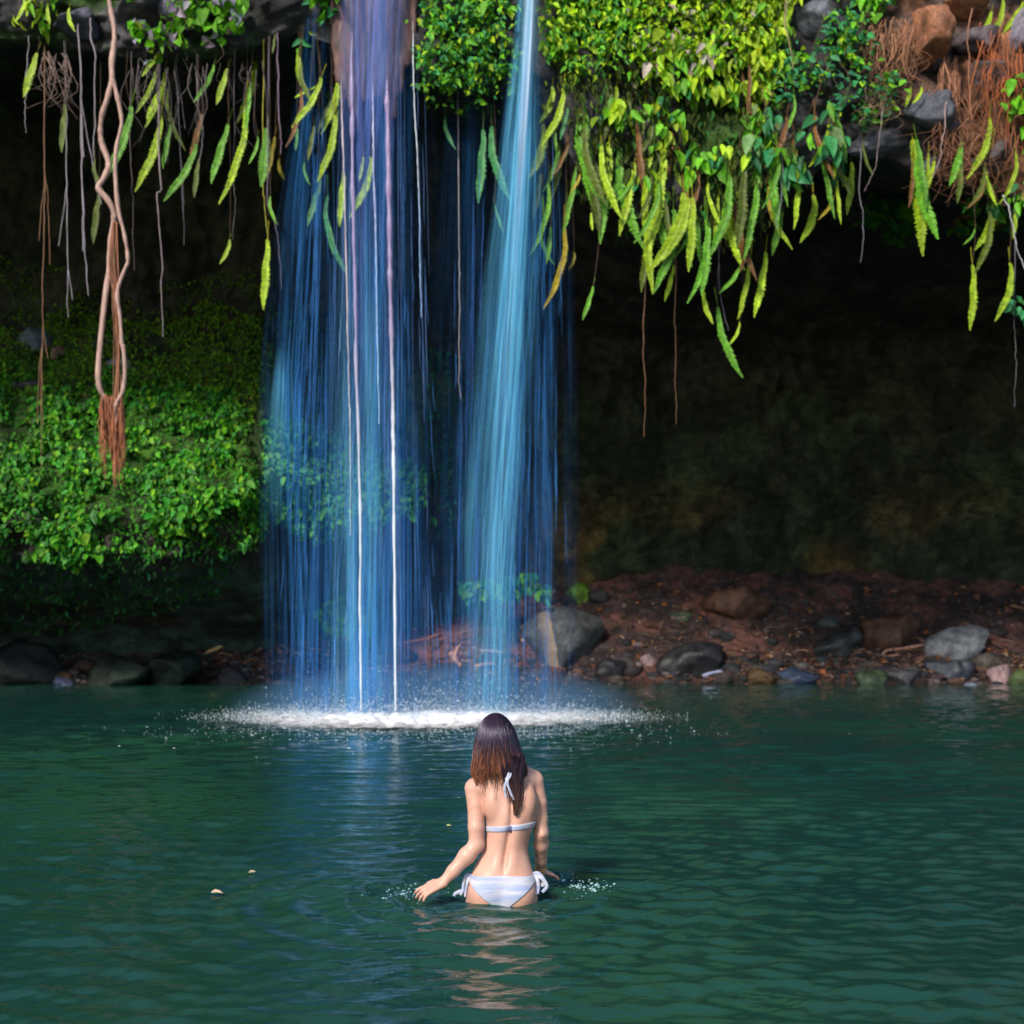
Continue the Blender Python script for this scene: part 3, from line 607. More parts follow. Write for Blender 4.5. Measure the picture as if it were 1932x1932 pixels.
# ------------------------------------------------------------------ hanging fern fronds
def frond_mesh(seed, ratio, bend):
    g = np.random.default_rng(seed); mb = MB(); NS = 16
    t = np.linspace(0, 1, NS)
    def mid(t): return np.stack([bend * (t ** 1.6) * 0.35 - bend * 0.2 * t + 0.006 * np.sin(t * 14 + seed), -0.10 * np.sin(t * 2.6), -t], -1)
    tup = np.linspace(-0.3, 1, 22)
    pts = mid(np.clip(tup, 0, 1)); pts[:, 2] = -tup; pts[:, 1] += np.where(tup < 0, -tup * 0.35, 0)
    mb.tube(pts, np.linspace(0.007, 0.003, 22), 4, (0.8, 0.55, 0.4))
    npn = 80
    def width(tk): return ratio * (0.25 + 0.75 * math.sin(math.pi * min(1, tk ** 1.3 * 0.95 + 0.04)) ** 0.7) * (1 - 0.5 * max(0, tk - 0.8) / 0.2)
    tc_ = np.linspace(0.01, 0.99, 24); cm = mid(tc_); ww = np.array([width(a) for a in tc_])[:, None] * 0.62 * (1 + 0.12 * np.sin(tc_ * 40 + seed))[:, None]
    sv = np.hstack([cm + ww * [-1, -0.12, -0.12], cm, cm + ww * [1, -0.12, -0.12]]).reshape(-1, 3); ri = np.arange(23) * 3
    mb.add(sv, np.vstack([np.stack([ri, ri + 1, ri + 4, ri + 3], 1), np.stack([ri + 1, ri + 2, ri + 5, ri + 4], 1)]), np.repeat(0.9 + 0.2 * np.sin(tc_ * 60)[:, None] * [1, 1, 1], 3, 0))
    for k in range(npn):
        tk = (k + 0.5) / npn; c = mid(np.array([tk]))[0]
        wk = ratio * (0.25 + 0.75 * math.sin(math.pi * min(1, tk ** 1.3 * 0.95 + 0.04)) ** 0.7) * (1 - 0.5 * max(0, tk - 0.8) / 0.2)
        if g.random() < 0.03: continue
        for s in (-1, 1):
            L = wk * g.uniform(0.8, 1.15); dn = g.uniform(0.35, 0.6) * L; b = 2.3 / npn * 0.5
            out = np.array([s * L, -g.uniform(-0.1, 0.35) * L, -dn])
            b0, b1 = c + [0, 0, b], c + [0, 0, -b]; m_ = c + out * 0.6
            sh = g.uniform(0.75, 1.2)
            mb.add(np.array([b0, m_ + [0, 0, b * 0.9], c + out, m_ + [0, 0.0, -b * 0.9], b1]), np.array([[0, 1, 3, 4], [1, 2, 3, 3]]), np.array([sh, sh, sh * (0.9 if tk < 0.85 else 1.1)]) * [1, 1, 1])
    Vv, Ff, Cc = np.vstack(mb.V), np.vstack(mb.F), np.vstack(mb.C)
    faces = [list(dict.fromkeys(f)) for f in Ff.tolist()]
    o = mesh_obj("fern_frond", Vv, faces, M_FERN, smooth=False, attrs={'col': Cc}); me = o.data
    bpy.data.objects.remove(o); return me
RAT = {1: 0.042, 2: 0.060, 3: 0.082}
FM = {(r, b): [frond_mesh(300 + r * 10 + k + (5 if b > 0 else 0), RAT[r], b * (0.3 + 1.1 * k)) for k in range(2)] for r in (1, 2, 3) for b in (-1, 1)}
def z1(*a): return [(x * 0.34, y * 0.34) for x, y in a]
fr = []   # (x0,y0,x1,y1, widthclass, colour)
A = lambda x0, y0, x1, y1, w_=2, c='y': fr.append((x0 * .34, y0 * .34, x1 * .34, y1 * .34, w_, c))
for a in [(205, 295, 150, 545, 3), (135, 0, 120, 125, 3), (165, -40, 158, 95, 3), (230, 10, 228, 135, 3), (262, 20, 272, 140, 3), (385, 45, 385, 180, 3), (870, 320, 795, 430, 3), (860, 400, 812, 640), (900, 470, 825, 665),
          (890, 640, 845, 1075, 2), (360, 580, 358, 850, 2, 'd'), (525, 880, 530, 1060, 2, 'd'), (550, 1060, 535, 1355, 2, 'd'), (725, 590, 660, 1045, 2, 'g'), (945, 690, 918, 940, 2, 'g'), (1085, 800, 990, 1140, 2, 'g'), (1100, 880, 1090, 1100, 2, 'd'),
          (1185, 360, 1130, 580, 2, 'g'), (1262, 380, 1215, 585, 3), (1415, 340, 1393, 690, 2), (1265, 690, 1190, 1025, 2, 'g'), (1360, 590, 1340, 1140, 1), (1480, 710, 1470, 1040, 3, 'g'), (1430, 760, 1418, 915, 2, 'g'),
          (1525, 760, 1490, 1000, 2, 'o'), (1550, 880, 1550, 1000, 3, 'o'), (1485, 1330, 1480, 1720, 2), (1275, 1330, 1255, 1470, 3), (1525, 190, 1518, 300, 2, 'd'), (1500, 1090, 1502, 1250, 2, 'g'), (890, 120, 895, 300, 3, 'g'), (925, 170, 925, 290, 2, 'g'),
          (1660, 270, 1660, 480, 3), (1780, 430, 1690, 730, 2), (1750, 480, 1640, 550, 2), (1855, 640, 1840, 1020, 2), (1650, 710, 1648, 840, 2, 't'), (1690, 900, 1690, 1030, 2, 't'), (1780, 1000, 1720, 1260, 2, 'g'), (1815, 1090, 1835, 1540, 1, 't'), (1905, 950, 1900, 1260, 2)]: A(*a)
B = lambda x0, y0, x1, y1, w_=2, c='y': fr.append((541 + x0 * .34, y0 * .34, 541 + x1 * .34, y1 * .34, w_, c))
for a in [(465, 870, 430, 1220, 2), (425, 870, 410, 1010, 2), (880, 650, 893, 835, 2, 't'), (1090, 720, 1080, 1130, 2, 't'), (1140, 700, 1155, 1130, 2, 't'), (1155, 1140, 1195, 1300, 1, 't'), (1475, 480, 1455, 690, 3), (1560, 600, 1525, 780, 2, 't'),
          (1425, 690, 1415, 1000, 3), (1490, 720, 1490, 850, 2, 'g'), (1410, 1290, 1440, 1480, 2, 'g'), (1465, 1260, 1450, 1470, 2, 'g'), (1540, 1260, 1525, 1720, 1, 'o'), (1700, 1590, 1650, 1780, 2, 'g'), (1660, 850, 1665, 1230, 2, 'g'), (1790, 790, 1750, 1220, 3),
          (1850, 820, 1860, 1390, 2, 'g'), (1930, 1000, 1795, 1170, 1, 'g'), (1630, 940, 1605, 1080, 2, 'o'), (1690, 1180, 1690, 1280, 3), (1595, 1400, 1590, 1500, 3, 'o'), (1420, 1080, 1420, 1210, 2, 'g')]: B(*a)
D = lambda x0, y0, x1, y1, w_=2, c='y': fr.append((1159 + x0 * .4, y0 * .4, 1159 + x1 * .4, y1 * .4, w_, c))
for a in [(180, 690, 140, 900, 2), (145, 830, 150, 1390, 1), (180, 830, 180, 960, 2), (190, 920, 235, 1220, 2, 'g'), (330, 910, 255, 1290, 3), (280, 1250, 245, 1425, 2), (345, 930, 305, 1230, 2), (440, 1040, 425, 1400, 2, 'g'), (425, 1380, 430, 1530, 3), (395, 1040, 395, 1240, 2, 'g'),
          (290, 740, 290, 900, 2), (515, 980, 515, 1130, 3), (595, 1240, 530, 1400, 2, 'g'), (640, 1220, 595, 1510, 1), (590, 1520, 565, 1640, 2), (715, 1190, 670, 1500, 2), (490, 1450, 530, 1790, 2, 'g'), (725, 880, 730, 1040, 1, 'o'), (940, 920, 930, 1150, 3),
          (1050, 580, 1045, 850, 2), (1010, 590, 965, 800, 2), (1050, 850, 1055, 1060, 1), (1035, 920, 990, 1050, 2, 'o'), (1412, 660, 1425, 1210, 2), (1435, 740, 1440, 1130, 3, 'g'), (1640, 670, 1590, 880, 3, 'g'), (1770, 560, 1720, 860, 2), (1790, 600, 1760, 760, 2, 'o'),
          (1790, 930, 1760, 1190, 3), (1690, 1250, 1685, 1560, 2), (1865, 1240, 1855, 1520, 2), (1890, 970, 1885, 1130, 2), (1700, 1080, 1665, 1165, 2, 'g'), (1400, 410, 1375, 510, 3), (1450, 410, 1425, 500, 3), (1780, 50, 1740, 180, 3), (1830, -10, 1810, 200, 2), (1930, 10, 1835, 170, 2),
          (680, 250, 670, 390, 3), (715, 260, 705, 430, 2), (650, 430, 645, 560, 2), (430, 210, 420, 370, 3), (385, 300, 380, 460, 2), (730, 10, 690, 240, 2), (100, 620, 100, 750, 3, 'g'), (60, 520, 40, 640, 3, 'g')]: D(*a)
gq = np.random.default_rng(4242)
for (ax0, ay0, ax1, ay1, n_, lmin, lmax) in [(1060, 150, 1300, 330, 22, 70, 170), (1200, 250, 1480, 430, 26, 80, 190), (1380, 120, 1500, 300, 10, 70, 150), (300, 130, 540, 230, 4, 60, 120), (1480, 200, 1640, 330, 8, 60, 130), (1640, 260, 1930, 400, 10, 60, 140), (560, 120, 640, 330, 6, 60, 130), (1010, 180, 1090, 380, 7, 70, 140)]:
    for _ in range(n_):
        x_, y_, l_ = gq.uniform(ax0, ax1), gq.uniform(ay0, ay1), gq.uniform(lmin, lmax); fr.append((x_, y_, x_ + gq.normal(-6, 12), y_ + l_, int(gq.integers(1, 3)), str(gq.choice(['y', 'y', 'g', 'd', 'g', 'd', 'b']))))
FC = {'b': (0.24, 0.11, 0.03), 'y': (0.38, 0.56, 0.02), 'g': (0.14, 0.40, 0.025), 'd': (0.10, 0.15, 0.01), 't': (0.06, 0.28, 0.11), 'o': (0.42, 0.33, 0.015)}
CN = {'b': 'dead brown', 'y': 'yellow-green', 'g': 'bright green', 'd': 'shaded olive', 't': 'bluish green', 'o': 'golden'}
ZON = [(-99, 90, "left of the twisted vine"), (90, 190, "around the twisted vine"), (190, 300, "just right of the twisted vine"), (300, 420, "midway from twisted vine to left waterfall"), (420, 541, "just left of the left waterfall"),
       (541, 640, "over the left waterfall's left edge"), (640, 800, "in front of the left waterfall"), (800, 965, "between the two waterfalls"), (965, 1095, "along the right waterfall's right edge"), (1095, 1215, "on the moss curtain's left part"),
       (1215, 1300, "on the moss curtain's middle"), (1300, 1385, "on the moss curtain's right part"), (1385, 1480, "beside the trailing yellow-green curtain"), (1480, 1620, "below the teal creeper"), (1620, 1800, "around the long grey ledge"), (1800, 2100, "at the right edge")]
ORD = ["first", "second", "third", "fourth", "fifth", "sixth", "seventh", "eighth", "ninth", "tenth", "eleventh", "twelfth", "thirteenth", "fourteenth", "fifteenth"]
fronds = []
for k, (x0, y0, x1, y1, wc, cc) in enumerate(fr):
    g = np.random.default_rng(900 + k)
    p, nn = hit(x0, y0)
    Y = (p[1] - g.uniform(0.12, 0.4)) if p is not None and p[1] < 20.5 else 18.9 + g.uniform(-0.25, 0.35)
    a, b = P(x0, y0, Y), P(x1, y1, Y - 0.05); d = b - a; L = np.linalg.norm(d)
    me = FM[(wc, 1 if (x1 - x0) >= 0 else -1)][k % 2]
    o = bpy.data.objects.new("fern_frond", me); COL.objects.link(o); o.location = a
    o.rotation_mode = 'QUATERNION'; q = Vector((0, 0, -1)).rotation_difference(Vector(d / L)); o.rotation_quaternion = q
    wscale = 1.0 if L > 0.8 else 1.1
    o.scale = (L * wscale, L * 0.9, L); c = np.array(FC[cc]) * g.uniform(0.8, 1.2); o.color = (*c, 1)
    lp = float(np.interp(x0, CX + gx * F / 19.0, lip_py)) - 15
    if y0 > lp + 10:
        mi = Matrix.LocRotScale(Vector(a), q, Vector((L * wscale, L * 0.9, L))).inverted()
        tp = P(x0 + g.normal(0, 6), lp, Y + 0.1); ws = spline(np.array([a - d * 0.02, a * 0.6 + tp * 0.4 + [g.normal(0, .03), 0, 0], tp]), 8)
        mbs = MB(); mbs.tube(np.array([list(mi @ Vector(p_)) for p_ in ws]), 0.0035 / max(L, 0.4), 3, (0.07, 0.04, 0.02)); mbs.build("stipe", M_WOOD, o)
    fronds.append((o, (x0 + x1) / 2, (y0 + y1) / 2, L, cc))
for lo, hi, wh in ZON:
    grp = [f for f in fronds if lo <= f[1] < hi]; rows = [("", grp)]
    if len(grp) > 5:
        nm = ["upper ", "lower "] if len(grp) < 14 else ["upper ", "middle ", "lower "]; gs = sorted(grp, key=lambda f: f[2]); kk = math.ceil(len(gs) / len(nm))
        rows = [(nm[i], gs[i * kk:(i + 1) * kk]) for i in range(len(nm))]
    for rn, gg in rows:
        for i, f in enumerate(sorted(gg, key=lambda f: f[1])):
            sz = "long" if f[3] > 1.0 else ("medium" if f[3] > 0.6 else "short")
            tag(f[0], f"{sz} {CN[f[4]]} frond, {ORD[i]} from left, {rn}row {wh}", "fern", "fern fronds hanging from the overhang")

# ------------------------------------------------------------------ vines and hanging roots
def path(pts, Y, conv=(0, 0.34, 0.34)): return np.array([P(conv[0] + x * conv[1], y * conv[2] if len(conv) < 4 else conv[3] + y * conv[2], Y) for x, y in pts])
T1 = (0, .34, .34)
stem_a = np.vstack([path([(598, -260), (600, -20), (620, 100), (632, 200), (622, 350), (626, 450), (600, 560), (570, 640), (555, 720), (560, 790), (590, 870), (600, 930), (575, 1000), (552, 1050), (600, 1110), (630, 1170), (628, 1230), (605, 1350), (600, 1500), (585, 1650), (565, 1880)], 18.0),
                    path([(495, 200), (495, 290), (520, 350), (562, 412)], 18.0, (0, .38, .38, 618))])
stem_b = np.vstack([path([(626, 440), (640, 490), (665, 600), (675, 690), (650, 800), (640, 900), (645, 1050), (660, 1180), (690, 1300), (710, 1440), (690, 1500), (660, 1580), (650, 1650), (665, 1750), (675, 1900)], 17.93),
                    path([(612, 100), (620, 200), (610, 310), (580, 370), (568, 412), (580, 450), (592, 490)], 17.93, (0, .38, .38, 618))])
vb = stem_a.mean(0); liana = thing("twisted_vine", "thick pale twisted vine with two stems rejoining above a tuft of orange roots", "vine", tuple(vb))
pal_v = (0.42, 0.27, 0.23)
mb = MB(); q = spline(stem_a, 170); q[:, 1] += 0.05 * np.sin(np.linspace(0, 20, 170)); mb.tube(q - vb, 0.034 * (1 + 0.35 * fbm(np.stack([np.linspace(0, 30, 170)] * 3, -1), 3, 5)), 10, pal_v); mb.build("stem", M_WOOD, liana)
mb = MB(); q = spline(stem_b, 150); mb.tube(q - vb, 0.025 * (1 + 0.4 * fbm(np.stack([np.linspace(0, 30, 150)] * 3, -1), 3, 6)), 8, pal_v); mb.build("stem", M_WOOD, liana)
g = np.random.default_rng(55); mb = MB()
for k in range(150):
    x0 = g.uniform(500, 612); y0 = g.uniform(330, 470); x1 = x0 + g.normal(0, 14); y1 = y0 + g.uniform(90, 300) + 60 * (x0 > 560) ; x1 = 560 + (x1 - 560) * 0.9
    if abs(x1 - 545) < 12: y1 = min(y1, 620)
    pts = path([(x0, y0), (x0 + g.normal(0, 7), y0 * .6 + y1 * .4), (x1 + g.normal(0, 5), y0 * .25 + y1 * .75), (x1, y1)], 17.95 + g.normal(0, 0.05), (0, .38, .38, 618))
    cc = np.array([0.42, 0.15, 0.07]) * g.uniform(0.5, 1.25); mb.tube(spline(pts, 9) - vb, np.linspace(0.008, 0.003, 9), 4, cc)
mb.build("root_tuft", M_WOOD, liana)
mb = MB()
for k in range(16):
    x0 = g.uniform(625, 650); pts = path([(x0, 1230), (x0 + g.normal(0, 8), 1450), (x0 + 10 + g.normal(0, 8), 1700), (x0 + 20 + g.normal(0, 8), 1950), (x0 + 20 + g.normal(0, 12), 2250)], 17.97 + g.normal(0, 0.03))
    mb.tube(spline(pts, 20) - vb, 0.006, 4, np.array([0.40, 0.17, 0.09]) * g.uniform(0.5, 1.2))
mb.build("root_fibre", M_WOOD, liana)

def root_thing(pts, r, colr, label, Y, conv=T1, n=40, fib=0):
    px0 = conv[0] + pts[0][0] * conv[1]; py0 = pts[0][1] * conv[2]; lp = float(np.interp(px0, CX + gx * F / 19.0, lip_py)) - 12
    if py0 > lp + 15: pts = [(pts[0][0] + 4, lp / conv[2])] + list(pts)
    q = spline(path(pts, Y, conv), n); b = q[0].copy(); mb = MB(); gg = np.random.default_rng(int(abs(pts[0][0]) * 3 + pts[0][1] + 9000) % 99991)
    q[:, 0] += 0.012 * np.cumsum(gg.normal(0, 1, n)) * 0.4; q[:, 1] += 0.01 * np.cumsum(gg.normal(0, 1, n)) * 0.4
    mb.tube(q - b, r * 0.72 * np.linspace(1.15, 0.6, n), 6, colr)
    for k in range(fib):
        i = gg.integers(2, n - 8); L = gg.integers(5, min(14, n - i)); qq = q[i:i + L] + np.linspace(0, 1, L)[:, None] * np.array([gg.normal(0, 0.1), 0, 0])
        mb.tube(qq - b, r * 0.5, 4, colr)
    o = mb.build("hanging_root", M_WOOD); o.location = b
    return tag(o, label, "root", "roots hanging from the overhang")
GP, BR, OR = (0.24, 0.22, 0.26), (0.20, 0.10, 0.05), (0.40, 0.13, 0.05)
RT = root_thing
RT([(430, 100), (440, 380), (450, 800), (465, 1200), (480, 1500), (490, 1640)], 0.015, GP, "long pale grey root, straight and thickest, left of the twisted vine", 18.9, fib=4)
RT([(500, 100), (500, 250), (520, 500), (525, 880)], 0.014, GP, "pale root between the long straight root and the twisted vine", 18.8)
RT([(350, 600), (355, 850), (360, 1250), (365, 1560), (365, 1760)], 0.012, GP, "thin pale root below the olive frond left of the straight root", 19.0, fib=2)
RT([(885, 760), (900, 1000), (898, 1060), (880, 1080), (890, 1250), (905, 1450), (898, 1600), (906, 1870)], 0.014, (0.30, 0.24, 0.26), "kinked grey root hanging alone, right of the twisted vine", 18.9)
RT([(1095, 300), (1090, 560), (1110, 720), (1100, 900)], 0.012, GP, "short wavy root midway between twisted vine and left waterfall", 18.9)
RT([(1535, 250), (1545, 500), (1548, 700), (1550, 860)], 0.012, (0.22, 0.15, 0.22), "thin mauve root along the left edge of the left waterfall", 18.8)
RT([(150, 480), (152, 560), (155, 740)], 0.009, GP, "short thread of root under the far left yellow frond", 18.9)
RT([(240, 900), (245, 1100), (240, 1500), (237, 1900), (232, 2100), (235, 2600)], 0.011, BR, "long brown root reaching down in front of the mossy slope at left", 19.2, fib=5)
RT([(985, 380), (1000, 700), (1020, 1000), (1030, 1360)], 0.008, (0.13, 0.12, 0.15), "faint thin root right of the kinked grey root", 19.0, fib=3)
RT([(728, 850), (732, 1100), (737, 1500)], 0.007, (0.12, 0.09, 0.1), "faint thread of root just right of the twisted vine's second stem", 19.0)
RT([(1300, 900), (1298, 1100), (1285, 1330)], 0.007, (0.12, 0.10, 0.13), "thin thread holding the small yellow frond tip", 19.0)
RT([(1460, 1000), (1465, 1100), (1470, 1250), (1478, 1345)], 0.010, (0.30, 0.30, 0.02), "beaded thread above the lowest yellow frond beside the left waterfall", 18.9)
RT([(1490, 1060), (1505, 1150), (1540, 1330), (1560, 1600)], 0.008, (0.16, 0.13, 0.2), "thin root slanting right into the left waterfall", 18.8)
T2 = (541, .34, .34)
RT([(945, 1350), (946, 1600), (950, 1850), (948, 2100), (952, 2220)], 0.010, (0.30, 0.28, 0.3), "thin white root hanging alone between the two waterfalls", 19.3, T2)
T3 = (1159, .4, .4)
RT([(150, 1350), (150, 1600), (152, 1850), (150, 2060)], 0.008, BR, "brown thread with orange end hanging left in the dark cave", 19.4, T3)
RT([(295, 1450), (296, 1700), (298, 2000)], 0.007, BR, "brown thread hanging right of the first one in the dark cave", 19.4, T3)
RT([(480, 1100), (500, 1250), (515, 1420), (545, 1560)], 0.008, (0.12, 0.12, 0.16), "dark thread curving beside the lowest green frond", 18.9, T3)
RT([(1885, 1480), (1890, 1600), (1896, 1760), (1888, 1920)], 0.008, (0.10, 0.09, 0.11), "dark thread hanging below the free teal sprig", 18.9, T3)
RT([(1835, 920), (1860, 1000), (1890, 1130), (1945, 1290)], 0.012, (0.4, 0.4, 0.44), "pale root slanting out past the right edge", 18.6, T3)
RT([(1160, 930), (1172, 1000), (1182, 1110), (1178, 1240)], 0.008, (0.16, 0.16, 0.2), "short dark thread under the long grey ledge", 18.8, T3)
RT([(785, 650), (795, 730), (800, 850), (775, 990), (752, 1080)], 0.009, (0.2, 0.2, 0.25), "curved grey thread under the big-leaved climber", 18.4, T3)
RT([(1565, 480), (1555, 600), (1540, 720), (1500, 840)], 0.010, (0.36, 0.26, 0.24), "pale root hanging over the dark slate block", 18.4, T3)
RT([(1270, 500), (1258, 580), (1252, 700), (1240, 800), (1190, 900)], 0.009, (0.2, 0.16, 0.17), "brown root running down over the long grey ledge", 18.4, T3)
RT([(820, -60), (810, 60), (825, 170), (850, 290), (865, 330)], 0.009, (0.32, 0.26, 0.14), "tan vine looping down over the blue grey rock face", 18.3, T3)
RT([(840, -60), (812, 90), (820, 200), (855, 300)], 0.007, (0.22, 0.18, 0.12), "thinner vine beside the tan one over blue grey rock", 18.3, T3)
RT([(1690, 40), (1660, 170), (1668, 260), (1680, 420), (1695, 560)], 0.010, (0.35, 0.15, 0.09), "long rusty root between the orange boulder and orange root mass", 18.4, T3)
def root_mass(name, label, zone, n, L, seed, colr, spread=25):
    g = np.random.default_rng(seed); b = P((zone[0] + zone[2]) / 2, zone[1], 18.6); mb = MB()
    for k in range(n):
        x0, y0 = g.uniform(zone[0], zone[2]), g.uniform(zone[1], zone[3]); ln = g.uniform(*L); p, _ = hit(x0, y0)
        Y = (p[1] if p is not None and p[1] < 20 else 18.9) - g.uniform(0.1, 0.35)
        pts = [(x0, y0), (x0 + g.normal(0, spread * .4), y0 + ln * .35), (x0 + g.normal(0, spread * .7), y0 + ln * .7), (x0 + g.normal(0, spread), y0 + ln)]
        q = spline(np.array([P(a, c, Y) for a, c in pts]), 10); mb.tube(q - b, np.linspace(0.008, 0.002, 10) * g.uniform(0.5, 1.1), 4, np.array(colr) * g.uniform(0.45, 1.3))
    o = mb.build(name, M_WOOD); o.location = b
    return tag(o, label, "root", "root masses on the upper right cliff")
root_mass("root_mass", "tangled tan root mass draped over the left of the orange boulder", (1640, 30, 1730, 80), 120, (40, 120), 71, (0.34, 0.16, 0.09))
root_mass("root_mass", "small rusty root fan hanging under the dark slate rock", (1772, 105, 1808, 140), 60, (60, 190), 72, (0.42, 0.19, 0.11), 16)
root_mass("root_mass", "big orange root mass hanging at the right edge", (1850, 40, 1960, 160), 75, (60, 190), 73, (0.46, 0.13, 0.04))
root_mass("root_mass", "wispy brown roots trailing over rocks below the big orange root mass", (1760, 180, 1940, 260), 60, (40, 150), 74, (0.26, 0.11, 0.06), 40)
root_mass("root_mass", "wispy beige root fan under the lip left of the twisted vine", (80, 95, 130, 125), 22, (40, 110), 75, (0.22, 0.15, 0.13), 25)
root_mass("root_mass", "thin grey root wisps hanging from the lip right of the twisted vine", (240, 105, 520, 135), 40, (40, 190), 76, (0.11, 0.09, 0.10), 20)
root_mass("root_mass", "short grassy root tuft between teal creeper and ledge", (1635, 150, 1690, 200), 40, (20, 60), 77, (0.34, 0.24, 0.14), 25)

# ------------------------------------------------------------------ signed-distance modelling (surface nets)
def seg(Pt, a, b, r1, r2):
    a, b = np.asarray(a, float), np.asarray(b, float); ba = b - a; pa = Pt - a
    h = np.clip((pa @ ba) / (ba @ ba + 1e-12), 0, 1)
    return np.linalg.norm(pa - h[..., None] * ba, axis=-1) - (r1 + (r2 - r1) * h)
def ell(Pt, c, r):
    q = (Pt - np.asarray(c)) / np.asarray(r); k = np.linalg.norm(q, axis=-1)
    return (k - 1) * min(r) * np.clip(0.6 + 0.4 * k, 0.6, 1.4)
def smin(a, b, k):
    h = np.clip(0.5 + 0.5 * (b - a) / k, 0, 1); return b + (a - b) * h - k * h * (1 - h)
class Field:
    def __init__(s, lo, hi, h):
        s.lo = np.asarray(lo, float); s.h = h; s.n = np.ceil((np.asarray(hi) - s.lo) / h).astype(int) + 1; s.f = np.full(s.n, 0.08, np.float32)
    def sub(s, lo, hi):
        i0 = np.clip(np.floor((np.asarray(lo) - s.lo) / s.h).astype(int), 0, s.n - 1); i1 = np.clip(np.ceil((np.asarray(hi) - s.lo) / s.h).astype(int) + 1, 1, s.n)
        ax = [s.lo[k] + s.h * np.arange(i0[k], i1[k]) for k in range(3)]
        return tuple(slice(i0[k], i1[k]) for k in range(3)), np.stack(np.meshgrid(*ax, indexing='ij'), -1)
    def add(s, fn, lo, hi, k):
        pad = k + 0.03; sl, G = s.sub(np.asarray(lo) - pad, np.asarray(hi) + pad)
        d = np.minimum(fn(G), 0.08); s.f[sl] = smin(s.f[sl], d, k)
    def cone(s, a, b, r1, r2, k=0.02):
        a, b = np.asarray(a, float), np.asarray(b, float); R_ = max(r1, r2); s.add(lambda G: seg(G, a, b, r1, r2), np.minimum(a, b) - R_, np.maximum(a, b) + R_, k)
    def chain(s, pts, rad, k=0.02):
        for i in range(len(pts) - 1): s.cone(pts[i], pts[i + 1], rad[i], rad[i + 1], k)
    def ellip(s, c, r, k=0.02): s.add(lambda G: ell(G, c, r), np.asarray(c) - r, np.asarray(c) + r, k)
    def mesh(s):
        f = s.f; n = s.n; ins = f < 0
        c = np.zeros(n - 1, np.int8)
        for d in np.ndindex(2, 2, 2): c += ins[d[0]:n[0] - 1 + d[0], d[1]:n[1] - 1 + d[1], d[2]:n[2] - 1 + d[2]]
        cells = np.argwhere((c > 0) & (c < 8)); idx = -np.ones(n - 1, np.int64); idx[tuple(cells.T)] = np.arange(len(cells))
        acc = np.zeros((len(cells), 3)); cnt = np.zeros(len(cells))
        for ax in range(3):
            for o in np.ndindex(2, 2):
                d0 = [0, 0, 0]; oth = [k for k in range(3) if k != ax]; d0[oth[0]], d0[oth[1]] = o; d1 = list(d0); d1[ax] = 1
                a = f[tuple((cells + d0).T)]; b = f[tuple((cells + d1).T)]; cr = (a < 0) != (b < 0)
                t = np.where(cr, a / (a - b + 1e-12), 0); p = np.array(d0, float)[None] * np.ones((len(cells), 1)); p[:, ax] = t
                acc += p * cr[:, None]; cnt += cr
        V = s.lo + s.h * (cells + acc / np.maximum(cnt, 1)[:, None]); Q = []
        for ax in range(3):
            sl0 = [slice(1, n[k] - 1) for k in range(3)]; sl1 = list(sl0); sl0[ax] = slice(0, n[ax] - 1); sl1[ax] = slice(1, n[ax])
            e = np.argwhere(ins[tuple(sl0)] != ins[tuple(sl1)])
            off = np.array([1, 1, 1]); off[ax] = 0; e = e + off; b_, c_ = (ax + 1) % 3, (ax + 2) % 3
            def ix(db, dc):
                q = e.copy(); q[:, b_] -= db; q[:, c_] -= dc; return idx[tuple(q.T)]
            q = np.stack([ix(0, 0), ix(1, 0), ix(1, 1), ix(0, 1)], 1)
            flip = ~ins[tuple(e.T)]; q[flip] = q[flip][:, ::-1]; Q.append(q)
        return V, np.vstack(Q)

# ------------------------------------------------------------------ waterfalls
def sheet(name, parent, mat, cl, hw, dens, Y, seed, nu=70, nz=110, base=(0, 0, 0), py0=-120, py1=1345, bow=0.18):
    """falling water curtain: centre line and half width over height, gently folded in depth"""
    py = np.linspace(py0, py1, nz); c = np.interp(py, [a for a, _ in cl], [b for _, b in cl]); hwv = np.interp(py, [a for a, _ in hw], [b for _, b in hw])
    u = np.linspace(-1, 1, nu); px = c[None] + u[:, None] * hwv[None]; PY = np.repeat(py[None], nu, 0)
    Yd = Y + bow * (u[:, None] ** 2) + 0.10 * fbm(np.stack([u[:, None] * 3 + PY * 0, PY / 500, PY * 0 + seed], -1), 3, seed) - 0.35 * np.exp(-((PY + 60) / 240) ** 2) * 0
    V = np.stack([X(px, Yd), Yd, Z(PY, Yd)], -1)
    de = dens(u[:, None] + 0 * PY, PY) * (1 - u[:, None] ** 2) ** 1.3 * np.clip(0.75 + 0.9 * fbm(np.stack([u[:, None] * 2.2 + 0.15 * PY / 500, PY / 900, PY * 0 + seed * 2.2], -1), 2, seed), 0.1, 1.3)
    fl = np.stack([u[:, None] * hwv.mean() * 0.0066 * 1.0 + 0 * PY, PY * 0 + seed * 3.3, V[..., 2]], -1)
    ii, jj = np.meshgrid(np.arange(nu - 1), np.arange(nz - 1), indexing='ij')
    q = np.stack([ii * nz + jj, (ii + 1) * nz + jj, (ii + 1) * nz + jj + 1, ii * nz + jj + 1], -1).reshape(-1, 4)
    return mesh_obj(name, V.reshape(-1, 3) - np.asarray(base), q, mat, parent, attrs={'dens': np.clip(de, 0, 1).reshape(-1), 'flow': fl.reshape(-1, 3)})
def prof(ps): return lambda u, PY: np.interp(PY, [a for a, _ in ps], [b for _, b in ps])
